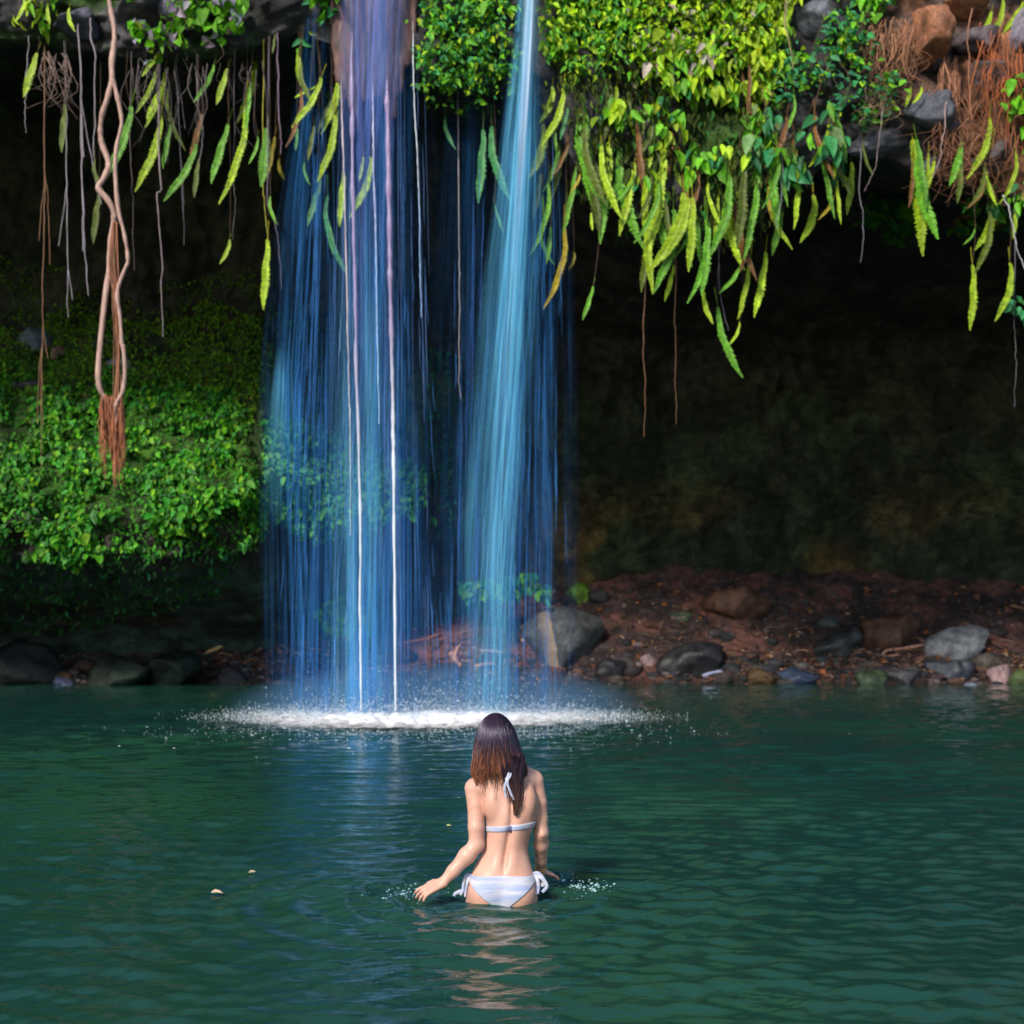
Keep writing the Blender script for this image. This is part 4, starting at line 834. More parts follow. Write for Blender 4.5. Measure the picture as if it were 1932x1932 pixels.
lb = np.array([X(715, 18.8), 18.8, 0.0]); FL = thing("waterfall", "broad blue veil waterfall on the left, falling in thin streaks from a brown root curtain", "waterfall", tuple(lb), "twin waterfalls")
sheet("main_stream", FL, M_VIOLET, [(-120, 712), (150, 700), (400, 690), (1345, 690)], [(-120, 72), (200, 62), (400, 50), (1345, 70)], prof([(-120, 0.95), (150, 0.8), (350, 0.45), (700, 0.1), (1345, 0.0)]), 18.36, 1, base=lb)
sheet("lower_veil", FL, M_CORE, [(350, 690), (1345, 690)], [(350, 55), (900, 70), (1345, 80)], prof([(340, 0), (600, 0.3), (1000, 0.42), (1345, 0.3)]), 18.4, 13, base=lb, py0=350)
sheet("veil", FL, M_VEIL, [(-120, 715), (300, 712), (800, 700), (1345, 690)], [(-120, 82), (300, 85), (800, 112), (1345, 130)], prof([(-120, 0.5), (200, 0.7), (700, 0.6), (1345, 0.75)]), 18.46, 2, base=lb)
sheet("veil", FL, M_VEIL, [(-120, 605), (150, 592), (400, 575), (700, 560), (1345, 575)], [(-120, 28), (150, 34), (400, 60), (800, 78), (1345, 85)], prof([(-120, 0.4), (150, 0.45), (400, 0.4), (760, 0.5), (900, 0.36), (1200, 0.42), (1345, 0.5)]), 18.9, 3, base=lb)
sheet("veil", FL, M_VEIL, [(100, 760), (400, 745), (1345, 725)], [(100, 60), (500, 110), (1345, 190)], prof([(90, 0), (250, 0.12), (700, 0.16), (1345, 0.35)]), 19.1, 4, base=lb, py0=100)
sheet("splash_patch", FL, M_CORE, [(640, 536), (760, 534), (1000, 520)], [(640, 14), (760, 28), (1000, 34)], prof([(650, 0), (720, 0.7), (780, 0.5), (860, 0.3), (1000, 0)]), 19.2, 5, base=lb, py0=640, py1=1000, nz=40)
sheet("lower_stream", FL, M_CORE, [(700, 650), (1345, 655)], [(700, 24), (1345, 32)], prof([(700, 0), (950, 0.4), (1100, 0.55), (1345, 0.3)]), 18.75, 12, base=lb, py0=700)
rb = np.array([X(950, 18.9), 18.9, 0.0]); FR = thing("waterfall", "narrow bright waterfall on the right, slanting down over the green creeper lip", "waterfall", tuple(rb), "twin waterfalls")
CR = [(-120, 1004), (0, 998), (150, 990), (400, 975), (700, 952), (1000, 930), (1345, 926)]
sheet("main_stream", FR, M_CORE, CR, [(-120, 20), (100, 28), (300, 44), (600, 62), (1000, 66), (1345, 62)], prof([(-120, 1), (100, 1.0), (300, 0.9), (500, 0.85), (900, 0.95), (1100, 0.65), (1345, 0.25)]), 18.35, 6, base=rb)
sheet("core", FR, M_WHITE, [(a, b + 4) for a, b in CR], [(-120, 14), (100, 15), (300, 14), (700, 16), (1345, 18)], prof([(-120, 1), (120, 1.0), (260, 0.6), (420, 0.2), (700, 0.12), (1345, 0)]), 18.28, 7, base=rb, nu=30)
sheet("veil", FR, M_VEIL, [(60, 1000), (400, 985), (1345, 950)], [(60, 40), (400, 70), (900, 85), (1345, 95)], prof([(50, 0), (200, 0.4), (600, 0.42), (1000, 0.45), (1345, 0.5)]), 18.6, 8, base=rb, py0=50)
sheet("veil", FR, M_VEIL, [(-60, 905), (400, 900), (1345, 890)], [(-60, 60), (400, 90), (1345, 120)], prof([(120, 0.06), (300, 0.12), (700, 0.16), (1345, 0.4)]), 19.0, 9, base=rb, py0=60)
sheet("veil", FR, M_VEIL, [(250, 1045), (1345, 1040)], [(250, 30), (700, 50), (1345, 60)], prof([(240, 0), (400, 0.3), (900, 0.3), (1345, 0.4)]), 18.95, 10, base=rb, py0=240)

def make_strand():
    nb = NB("water_thread"); d = nb.n("BsdfDiffuse"); t = nb.n("BsdfTranslucent"); c = nb.attr("col").outputs["Color"]; nb.l(c, d.inputs[0]); nb.l(c, t.inputs[0])
    m1 = nb.n("MixShader"); m1.inputs[0].default_value = 0.4; nb.l(d.outputs[0], m1.inputs[1]); nb.l(t.outputs[0], m1.inputs[2])
    tp = nb.n("BsdfTransparent"); m2 = nb.n("MixShader"); m2.inputs[0].default_value = 0.5; nb.l(tp.outputs[0], m2.inputs[1]); nb.l(m1.outputs[0], m2.inputs[2]); nb.l(m2.outputs[0], nb.o.inputs[0]); return nb.m
M_STRAND = make_strand()
def threads(parent, base, specs, seed):
    g = np.random.default_rng(seed); mb = MB()
    for (x0, x1, xb0, xb1, py0, py1, n, colr) in specs:
        for _ in range(n):
            u = np.clip(g.normal(0.5, 0.24), 0, 1) if n < 400 else g.uniform(); a = g.uniform(py0, py1); L = min(g.exponential(150) + 40, py1 - a + 20); t = np.linspace(0, 1, 7)
            py = a + L * t; f = (py - py0) / (py1 - py0); px = (x0 + (xb0 - x0) * f) + u * ((x1 - x0) + ((xb1 - xb0) - (x1 - x0)) * f)
            Y = 18.3 + g.uniform(0, 0.6); q = np.array([P(b, c, Y) for b, c in zip(px, py)]); q[:, 0] += 0.004 * np.sin(t * 9 + a)
            mb.tube(q - base, g.uniform(0.002, 0.0045) * np.sin(np.pi * np.clip(t * 0.9 + 0.05, 0, 1)) + 0.0008, 3, np.array(colr) * g.uniform(0.6, 1.15))
    mb.build("water_threads", M_STRAND, parent)
threads(FL, lb, [(640, 800, 600, 830, 60, 1335, 150, (0.30, 0.50, 1.0)), (585, 630, 495, 650, 150, 1330, 110, (0.12, 0.42, 1.0)), (690, 800, 560, 860, 500, 1335, 90, (0.14, 0.45, 1.0)), (640, 690, 630, 700, 300, 1335, 60, (0.4, 0.75, 1.0))], 5)
threads(FR, rb, [(978, 1020, 885, 975, 0, 1335, 260, (0.30, 0.75, 1.0)), (960, 1050, 860, 1075, 150, 1335, 150, (0.12, 0.45, 1.0)), (860, 960, 850, 920, 300, 1335, 50, (0.14, 0.36, 0.95))], 6)
def trickle(pts, r0, r1, c0, c1, label, Y):
    q = spline(np.array([P(x, y, Y) for x, y in pts]), 120); b = q[-1].copy(); b[2] = 0; t = np.linspace(0, 1, 120)[:, None]; g = np.random.default_rng(int(pts[0][0]))
    q[:, 0] += 0.006 * np.cumsum(g.normal(0, 1, 120)) * 0.25
    rad = (r0 + (r1 - r0) * t[:, 0]) * np.clip(0.15 + t[:, 0] * 9, 0, 1) * (1 + 0.45 * fbm(np.stack([t[:, 0] * 55, t[:, 0] * 0, t[:, 0] * 0 + pts[0][0]], -1), 2))
    mb = MB(); mb.tube(q - b, rad, 8, np.array(c0) + (np.array(c1) - np.array(c0)) * sstep(0.45, 0.75, t)); o = mb.build("water_trickle", M_TRICKLE); o.location = b
    return tag(o, label, "water trickle", "thin streams of the left waterfall")
PU, WH, BW = (0.26, 0.22, 0.42), (0.62, 0.68, 0.80), (0.35, 0.55, 0.9)
trickle([(664, 60), (666, 250), (668, 420), (671, 618), (677, 900), (679, 1100), (680, 1342)], 0.028, 0.011, PU, WH, "thin stream left of the thickest one, mauve above and white below", 18.3)
trickle([(730, 150), (731, 260), (735, 450), (738, 618), (742, 800), (745, 950), (749, 1342)], 0.040, 0.015, (0.26, 0.20, 0.38), WH, "thickest single stream, rough mauve above and smooth white below", 18.3)
trickle([(643, 150), (648, 350), (654, 618), (655, 760), (656, 800), (657, 1010)], 0.012, 0.002, (0.5, 0.42, 0.5), (0.75, 0.8, 0.85), "thin pale stream at the left side of the pair of long streams", 18.25)
trickle([(779, 40), (780, 160), (786, 300), (790, 450), (793, 600)], 0.008, 0.004, WH, BW, "thin bright thread of water at the right side of the left waterfall", 18.5)
trickle([(703, 150), (705, 300), (708, 500), (711, 800)], 0.011, 0.006, (0.5, 0.5, 0.75), BW, "faint thread of water between the two long streams", 18.4)

# brown root curtain the left fall runs over
fld = Field((X(590, 18.9), 18.1, Z(330, 18.9)), (X(815, 18.9), 19.9, Z(-150, 18.9)), 0.03)
g = np.random.default_rng(77)
for (px_, pe, r) in [(628, 150, .07), (640, 230, .06), (655, 210, .09), (672, 250, .10), (690, 190, .11), (706, 235, .06), (716, 180, .10), (733, 300, .08), (748, 220, .09), (764, 170, .10), (780, 120, .08), (788, 80, .06)]:
    a = P(px_ + g.normal(0, 2), -150, 18.72); b = P(px_ * 0.9 + 71, pe, 18.72)
    fld.cone(a, b, r * 1.5, r * 0.22, 0.08)
V_, Q_ = fld.mesh(); V_ = V_ + 0.05 * np.stack([fbm(V_ * [9, 9, 2], 3, 5), fbm(V_ * [9, 9, 2], 3, 6), fbm(V_ * [9, 9, 2], 3, 7)], -1)
cc = np.array([0.085, 0.038, 0.034]) * (0.35 + 1.1 * sstep(-0.35, 0.35, fbm(V_ * [22, 22, 1.5], 3, 8)))[:, None]
o = mesh_obj("root_curtain", V_, Q_, M_WOOD, attrs={'col': cc}); tag(o, "wet brown pointed root curtain under the top of the left waterfall", "root curtain")

# foam, spray and mist where the water lands
def make_foam():
    nb = NB("foam"); de = nb.attr("dens").outputs["Fac"]; pos = gpos(nb)
    n_ = nb.ramp(nb.noise(7, 5, 0.7, pos), [(0.3, (0, 0, 0)), (0.7, (1, 1, 1))])
    a = nb.math('SUBTRACT', nb.math('MULTIPLY', de, 1.8), nb.math('MULTIPLY', n_, 0.75), True)
    d = nb.n("BsdfDiffuse"); d.inputs[0].default_value = (0.82, 0.80, 0.84, 1); tp = nb.n("BsdfTransparent"); mx = nb.n("MixShader")
    nb.l(a, mx.inputs[0]); nb.l(tp.outputs[0], mx.inputs[1]); nb.l(d.outputs[0], mx.inputs[2]); nb.l(mx.outputs[0], nb.o.inputs[0]); return nb.m
M_FOAM = make_foam()
nx_, ny_ = 260, 90
fx = np.linspace(-5.2, 2.9, nx_); fy = np.linspace(16.7, 20.6, ny_); FX, FY = np.meshgrid(fx, fy, indexing='ij')
ex = np.where(FX < -1.0, (FX + 1.0) / 2.45, (FX + 1.0) / 2.45); ey = (FY - 18.15 - 0.3 * np.sin(FX * 1.1)) / 1.6
rr = np.sqrt(np.abs(ex) ** 2.2 + np.abs(ey) ** 2)
fd = np.clip(1.15 - rr, 0, 1); Pf = np.stack([FX, FY, FX * 0], -1)
FZ = 0.022 + 0.10 * fd * np.clip(0.35 + 0.4 * fbm(Pf * [2.2, 2.2, 1], 4, 61) + 0.9 * fbm(Pf * [9, 9, 1], 3, 62), 0, 1)
ii, jj = np.meshgrid(np.arange(nx_ - 1), np.arange(ny_ - 1), indexing='ij')
q = np.stack([ii * ny_ + jj, (ii + 1) * ny_ + jj, (ii + 1) * ny_ + jj + 1, ii * ny_ + jj + 1], -1).reshape(-1, 4)
tag(mesh_obj("foam", np.stack([FX, FY, FZ], -1).reshape(-1, 3), q, M_FOAM, attrs={'dens': fd.reshape(-1)}), "white foam spreading where both waterfalls hit the pool", "foam", None, "stuff")
OV = np.array([[1, 0, 0], [-1, 0, 0], [0, 1, 0], [0, -1, 0], [0, 0, 1], [0, 0, -1.0]]); OF = np.array([[0, 2, 4], [2, 1, 4], [1, 3, 4], [3, 0, 4], [2, 0, 5], [1, 2, 5], [3, 1, 5], [0, 3, 5]])
def drops(name, pos, size, stretch, label, mat, cat):
    n = len(pos); V = pos[:, None] + OV[None] * (size[:, None, None] * stretch[:, None, :])
    Fc = (OF[None] + (np.arange(n) * 6)[:, None, None]).reshape(-1, 3)
    return tag(mesh_obj(name, V.reshape(-1, 3), Fc, mat), label, cat, None, "stuff")
M_DROP = simple("droplet_water", (0.75, 0.85, 0.95), 0.15)
g = np.random.default_rng(81); n = 26000
ang = g.uniform(0, 6.283, n); rad = np.sqrt(g.uniform(0, 1, n)) * g.uniform(0.7, 1.25, n)
dx = -1.0 + 2.3 * rad * np.cos(ang) + g.normal(0, 0.25, n); dy = 18.5 + 1.15 * rad * np.sin(ang); dz = 0.01 + np.abs(g.exponential(0.10, n)) * np.clip(1.3 - rad, 0.12, 1)
drops("spray", np.stack([dx, dy, dz], 1), 0.0030 * g.lognormal(0, 0.35, n), np.stack([np.ones(n), np.ones(n), g.uniform(1, 2.2, n)], 1), "fine spray of droplets leaping around the foam", M_DROP, "spray")
n = 1200
dx = -0.9 + g.normal(0, 1.3, n); dy = 17.1 - np.abs(g.normal(0, 0.9, n)); 
drops("spray", np.stack([dx, dy, 0.01 + g.uniform(0, 0.02, n)], 1), 0.0034 * g.lognormal(0, 0.4, n), np.stack([g.uniform(1, 2.6, n), np.ones(n), np.full(n, 0.6)], 1), "scattered droplets and bubbles on the water in front of the foam", M_DROP, "spray")
M_SPLASH = simple("splash_water", (0.30, 0.50, 0.55), 0.1)
def hand_splash(cx, cy, sx, sy, n, seed, label):
    g = np.random.default_rng(seed); p = np.stack([cx + g.normal(0, sx, n), cy + g.normal(0, sy, n), np.abs(g.normal(0, 0.018, n)) + 0.004], 1)
    drops("splash", p, 0.0022 * g.lognormal(0, 0.5, n), np.stack([g.uniform(1, 3, n), np.ones(n), g.uniform(0.6, 2.0, n)], 1), label, M_SPLASH, "splash")
hand_splash(0.36, 7.78, 0.075, 0.10, 130, 91, "small splash of droplets beyond the swimmer's right hand")
hand_splash(-0.50, 7.62, 0.085, 0.10, 90, 92, "small splash of droplets left of the swimmer's left hand")

# mist
nb = NB("mist_air"); nb.t.nodes.remove(nb.b)
tc = nb.n("TexCoord"); sep = nb.n("SeparateXYZ"); nb.l(tc.outputs["Object"], sep.inputs[0])
ln = nb.n("VectorMath", operation='LENGTH'); nb.l(tc.outputs["Object"], ln.inputs[0])
fall = nb.math('SUBTRACT', 1.0, ln.outputs["Value"], True)
vol = nb.n("VolumePrincipled"); vol.inputs["Color"].default_value = (0.25, 0.55, 1.0, 1)
nb.l(nb.math('MULTIPLY', fall, 1.4), vol.inputs["Density"]); nb.l(vol.outputs[0], nb.o.inputs["Volume"])
import bmesh
bm = bmesh.new(); bmesh.ops.create_icosphere(bm, subdivisions=4, radius=1); me = bpy.data.meshes.new("mist"); bm.to_mesh(me); bm.free(); me.materials.append(nb.m)
o = bpy.data.objects.new("mist", me); COL.objects.link(o); o.location = (-0.95, 19.2, 0.05); o.scale = (2.7, 1.5, 0.62)
tag(o, "bluish mist hanging over the foam at the foot of the waterfalls", "mist", None, "stuff")

# ------------------------------------------------------------------ driftwood, litter
def stick(pts, r, colr, label, forks=(), name="driftwood", up=0.03):
    q0 = [bank_at(x, y) for x, y in pts]; Ym_ = np.mean([a[1] for a in q0]); q = spline(np.array([P(x, y, Ym_ - 0.05) for x, y in pts]), 24); b = q.mean(0); mb = MB(); g = np.random.default_rng(int(pts[0][0]))
    mb.tube(np.vstack([q[:1], q, q[-1:]]) - b, np.concatenate([[0.001], r * np.linspace(1, 0.7, 24) * g.uniform(0.9, 1.1, 24), [0.001]]), 8, colr)
    for fp in forks:
        f = spline(np.array([P(x, y, Ym_ - 0.05) for x, y in fp]), 10); mb.tube(f - b, r * np.linspace(0.8, 0.3, 10), 6, colr)
    o = mb.build(name, M_WOOD); o.location = b
    return tag(o, label, "driftwood", "driftwood on the gravel bank")
stick([(373, 1240), (395, 1230), (419, 1219)], 0.055, (0.60, 0.42, 0.20), "short pale yellow log lying at left beside the dark boulder pair")
stick([(352, 1226), (345, 1218), (340, 1216)], 0.04, (0.6, 0.42, 0.25), "tiny pale wood chip left of the pale log")
stick([(733, 1218), (765, 1212), (800, 1206), (829, 1196)], 0.03, (0.34, 0.12, 0.05), "rusty branch lying behind the left waterfall's thick stream", [[(800, 1206), (822, 1210)]])
stick([(850, 1230), (862, 1248), (880, 1268), (893, 1277)], 0.05, (0.50, 0.27, 0.17), "tan forked branch at the waterline left of the right waterfall", [[(858, 1240), (862, 1225), (868, 1216)], [(880, 1268), (905, 1255), (935, 1252)]])
stick([(907, 1229), (928, 1229), (950, 1231)], 0.04, (0.42, 0.30, 0.28), "pale flat stick seen through the right waterfall")
stick([(1326, 1276), (1350, 1268), (1378, 1270), (1409, 1280)], 0.035, (0.30, 0.33, 0.52), "wet bluish curved branch right of the dark tilted slab")
stick([(1622, 1258), (1650, 1248), (1664, 1240), (1672, 1228), (1700, 1224), (1742, 1217)], 0.035, (0.42, 0.22, 0.16), "long pinkish driftwood branch left of the smooth grey boulder", [[(1664, 1240), (1700, 1236), (1725, 1246)]])
stick([(1905, 1142), (1932, 1148), (1955, 1152)], 0.03, (0.22, 0.11, 0.05), "brown stick high on the bank at the right edge")
stick([(1052, 1148), (1040, 1146), (1022, 1148)], 0.035, (0.36, 0.22, 0.20), "small pink stick lying on top of the big boulder")
g = np.random.default_rng(95)
def scatter(n, regs):
    out = []
    while len(out) < n:
        r_ = regs[g.integers(len(regs))]; a = (g.uniform(r_[0], r_[2]), g.uniform(r_[1], r_[3])); p = bank_at(*a)
        if p[2] > 0.0 and p[1] < 29: out.append(p)
    return np.array(out)
n = 2800; pos = scatter(n, [(560, 1090, 1932, 1285)] * 2 + [(1350, 1220, 1932, 1285), (380, 1190, 700, 1280)]) + [0, -0.01, 0.02]
al = g.normal(0, 1, (n, 3)) * [1, 0.6, 0.25]; nv = np.stack([g.normal(0, .5, n), -0.6 + g.normal(0, .4, n), 0.8 + g.normal(0, .3, n)], 1)
V_, F_, C_ = leaf_arrays(pos, al, nv, 0.070 * g.lognormal(0, 0.4, n), g.uniform(0.5, 1.1, n), mixcols(g, n, [(0.30, 0.10, 0.04), (0.20, 0.10, 0.06), (0.34, 0.22, 0.17), (0.10, 0.06, 0.05), (0.45, 0.15, 0.03)], [3, 4, 2, 3, 0.7]))
tag(mesh_obj("leaf_litter", V_, F_, M_LITTER, smooth=False, attrs={'col': C_}), "fallen brown and orange leaves strewn over the gravel bank", "leaf litter", None, "stuff")
n = 2600; pos = scatter(n, [(440, 1100, 1932, 1292)] * 2 + [(440, 1240, 1932, 1292)] * 2 + [(100, 1220, 480, 1292)])
pos[-450:] = scatter(450, [(440, 1240, 1932, 1294)] * 3 + [(1000, 1150, 1932, 1290), (100, 1250, 480, 1292)])
PH = (1 + 5 ** .5) / 2; IV = np.array([[-1, PH, 0], [1, PH, 0], [-1, -PH, 0], [1, -PH, 0], [0, -1, PH], [0, 1, PH], [0, -1, -PH], [0, 1, -PH], [PH, 0, -1], [PH, 0, 1], [-PH, 0, -1], [-PH, 0, 1]]) / 1.9
IF_ = np.array([[0, 11, 5], [0, 5, 1], [0, 1, 7], [0, 7, 10], [0, 10, 11], [1, 5, 9], [5, 11, 4], [11, 10, 2], [10, 7, 6], [7, 1, 8], [3, 9, 4], [3, 4, 2], [3, 2, 6], [3, 6, 8], [3, 8, 9], [4, 9, 5], [2, 4, 11], [6, 2, 10], [8, 6, 7], [9, 8, 1]])
Vp = pos[:, None] + (IV[None] * g.uniform(0.7, 1.3, (n, 12, 1))) * (0.032 * g.lognormal(0, 0.5, n) * np.where(np.arange(n) >= n - 450, 2.3, 1))[:, None, None] * np.stack([g.uniform(.8, 1.5, n), np.ones(n), g.uniform(.5, .9, n)], 1)[:, None, :]
Cp = np.repeat(mixcols(g, n, [(0.10, 0.08, 0.085), (0.14, 0.07, 0.05), (0.05, 0.05, 0.06), (0.25, 0.2, 0.22)], [3, 3, 3, 0.7]), 12, 0)
tag(mesh_obj("pebbles", Vp.reshape(-1, 3), (IF_[None] + (np.arange(n) * 12)[:, None, None]).reshape(-1, 3), M_BANK, attrs={'col': Cp}), "small grey and brown pebbles scattered along the gravel bank", "pebbles", None, "stuff")
mbt = MB(); tp_ = scatter(240, [(560, 1180, 1932, 1288)] * 2 + [(1600, 1225, 1800, 1268), (380, 1200, 620, 1275)])
for p in tp_:
    d = g.normal(0, 1, 3) * [1, 0.5, 0.25]; d /= np.linalg.norm(d); L = g.uniform(0.08, 0.32); q = np.array([p + d * L * (t - .5) + [0, -0.02, 0.03 + 0.02 * math.sin(t * 5)] for t in np.linspace(0, 1, 5)])
    mbt.tube(q, np.linspace(0.010, 0.005, 5) * g.uniform(0.6, 1.2), 5, np.array([(0.30, 0.14, 0.09), (0.42, 0.26, 0.19), (0.12, 0.07, 0.05)])[g.integers(3)])
tag(mbt.build("twigs", M_WOOD), "broken twigs littered over the gravel bank", "twigs", None, "stuff")
# floating leaves
def float_leaf(px, py, s, colr, label):
    Y = H0 * F / (py - CY); p = np.array([[X(px, Y), Y, 0.012]]); V_, F_, C_ = leaf_arrays(p, np.array([[1, 0.2, 0.05]]), np.array([[0, -0.3, 1.0]]), np.array([s]), np.array([1.0]), np.array([colr]))
    o = mesh_obj("floating_leaf", V_ - p, F_, M_LITTER, smooth=False, attrs={'col': C_}); o.location = p[0]; tag(o, label, "leaf", "leaves floating on the pool")
float_leaf(398, 1688, 0.06, (0.75, 0.5, 0.36), "pale pink leaf floating left of the swimmer, the nearest one")
float_leaf(468, 1650, 0.05, (0.5, 0.42, 0.3), "tan leaf floating just beyond the pale pink leaf")
float_leaf(842, 1561, 0.035, (0.6, 0.6, 0.2), "small yellow leaf floating left of the swimmer's elbow")

# ------------------------------------------------------------------ the swimmer
def sc(zx, zy, y=0.0):
    """point of the figure at distance y beyond her spine"""
    px, py = 734.2 + 0.24 * zx, 1313.8 + 0.24 * zy; Y = PERSON[1] + y
    return np.array([X(px, Y) - PERSON[0], y, Z(py, Y)])
TZ = np.array([560, 640, 720, 800, 900, 1000, 1100, 1200, 1280, 1350, 1420, 1500, 1600, 1720, 1850.])
TL = np.array([840, 780, 700, 735, 752, 762, 754, 744, 702, 662, 634, 616, 612, 614, 630.])
TR = np.array([960, 1010, 1120, 1172, 1168, 1142, 1106, 1086, 1102, 1124, 1146, 1158, 1160, 1158, 1140.])
TB = np.array([.045, .055, .075, .092, .098, .096, .090, .086, .092, .102, .110, .114, .112, .100, .09])
TY = np.array([.00, .00, .0, .0, .0, .005, .015, .02, .012, .005, .0, .0, .0, .0, .0])
tz = np.array([sc(0, z)[2] for z in TZ]); tcx = np.array([(sc(l, z)[0] + sc(r, z)[0]) / 2 for l, r, z in zip(TL, TR, TZ)]); ta = np.array([(sc(r, z)[0] - sc(l, z)[0]) / 2 for l, r, z in zip(TL, TR, TZ)])
o_ = np.argsort(tz)
zf = np.linspace(tz.min(), tz.max(), 200)
def smo(v):
    a = np.interp(zf, tz[o_], v[o_]); k = np.exp(-0.5 * (np.arange(-12, 13) / 5.0) ** 2); k /= k.sum(); return np.convolve(np.pad(a, 12, mode='edge'), k, 'valid')
scx, sa_, sb_, sy_ = smo(tcx), smo(ta), smo(TB), smo(TY)
def torso(G):
    z = G[..., 2]; cx, a, b, cy = (np.interp(z, zf, v) for v in (scx, sa_, sb_, sy_))
    ex, ey = np.abs(G[..., 0] - cx) / a, np.abs(G[..., 1] - cy) / b
    k = (ex ** 2.35 + ey ** 2.35) ** (1 / 2.35); d = (k - 1) * np.minimum(a, b) * 0.95
    dx = G[..., 0] - cx - 0.004
    back = sstep(0.02, -0.04, G[..., 1])
    gw = sstep(0.12, 0.2, z) * (1 - sstep(0.50, 0.60, z))
    d = d + back * (0.014 * np.exp(-(dx / 0.013) ** 2) * gw - 0.006 * np.exp(-((np.abs(dx) - 0.042) / 0.026) ** 2) * gw * (1 - sstep(0.40, 0.5, z)))
    return np.maximum(np.maximum(d, z - zf[-1]), zf[0] - z)
BL, TRz = zf[0], zf[-1]
fb = Field((-0.52, -0.24, -0.84), (0.42, 0.48, 0.99), 0.005)
fb.add(torso, (-0.25, -0.14, BL), (0.25, 0.16, TRz), 0.01)
LS, RS = sc(672, 715, 0.0), sc(1138, 655, 0.02)                                   # shoulders
NB0 = sc(905, 640, 0.015)
fb.chain([sc(925, 680, -0.01), sc(800, 668, -0.012), LS], [0.062, 0.050, 0.046], 0.05)
fb.chain([sc(925, 680, -0.01), sc(1030, 640, -0.012), RS], [0.062, 0.052, 0.046], 0.05)
fb.ellip(sc(815, 850, -0.058), (0.046, 0.040, 0.072), 0.022); fb.ellip(sc(1085, 815, -0.058), (0.044, 0.040, 0.070), 0.022)     # shoulder blades
fb.chain([sc(905, 700, 0.0), sc(880, 560, 0.0), sc(858, 440, -0.005)], [0.060, 0.050, 0.050], 0.03)
HC = sc(840, 300, -0.005)
fb.ellip(HC + [0, 0.0, 0.0], (0.074, 0.094, 0.102), 0.02)
fb.ellip(HC + [0.0, 0.055, -0.04], (0.056, 0.055, 0.078), 0.03)                    # face and jaw
fb.cone(HC + [0, 0.112, 0.018], HC + [0, 0.122, -0.022], 0.008, 0.013, 0.012)      # nose
fb.ellip(HC + [0, 0.104, -0.062], (0.024, 0.012, 0.008), 0.006); fb.ellip(HC + [0, 0.100, -0.098], (0.022, 0.018, 0.016), 0.015)
for s in (-1, 1):
    fb.ellip(HC + [s * 0.074, -0.005, -0.01], (0.010, 0.018, 0.030), 0.006); fb.ellip(HC + [s * 0.030, 0.092, 0.010], (0.014, 0.010, 0.010), 0.004)
# chest
for x_ in (-0.058, 0.058): fb.ellip(np.array([np.interp(0.40, zf, scx) + x_, 0.075, 0.385]), (0.055, 0.055, 0.055), 0.03)
# buttocks
fb.ellip(sc(762, 1555, -0.055), (0.086, 0.075, 0.092), 0.02); fb.ellip(sc(1008, 1555, -0.055), (0.086, 0.075, 0.092), 0.02)
# left arm, reaching down and out to the water
LE, LW = sc(688, 1165, -0.045), sc(424, 1462, -0.085)
fb.chain([LS + [-0.002, 0, -0.006], sc(684, 860, -0.02), sc(684, 1030, -0.045), LE], [0.047, 0.043, 0.040, 0.036], 0.008)
fb.chain([LE, LE + 0.30 * (LW - LE), LE + 0.7 * (LW - LE), LW], [0.036, 0.040, 0.030, 0.0235], 0.018)
# right arm, hanging and going forward over the water
RE, RW = sc(1196, 1075, 0.045), sc(1192, 1368, 0.20)
fb.chain([RS + [0.002, 0, -0.008], sc(1178, 830, 0.03), sc(1192, 960, 0.04), RE], [0.045, 0.039, 0.035, 0.033], 0.008)
fb.chain([RE, RE + 0.3 * (RW - RE), RE + 0.72 * (RW - RE), RW], [0.034, 0.036, 0.028, 0.0225], 0.018)
fb.ellip(RE + [0.004, -0.028, -0.002], (0.014, 0.014, 0.014), 0.012)
# legs down to the bed
for s, x_ in ((-1, 762), (1, 1008)):
    hp = sc(x_, 1600, 0.0); fb.chain([hp, np.array([hp[0], 0.01, -0.25]), np.array([hp[0] * 0.85, 0.02, -0.42]), np.array([hp[0] * 0.8, -0.01, -0.76])], [0.088, 0.066, 0.052, 0.036], 0.03)
    fb.cone(np.array([hp[0] * 0.8, -0.02, -0.79]), np.array([hp[0] * 0.85, 0.15, -0.80]), 0.032, 0.022, 0.02)
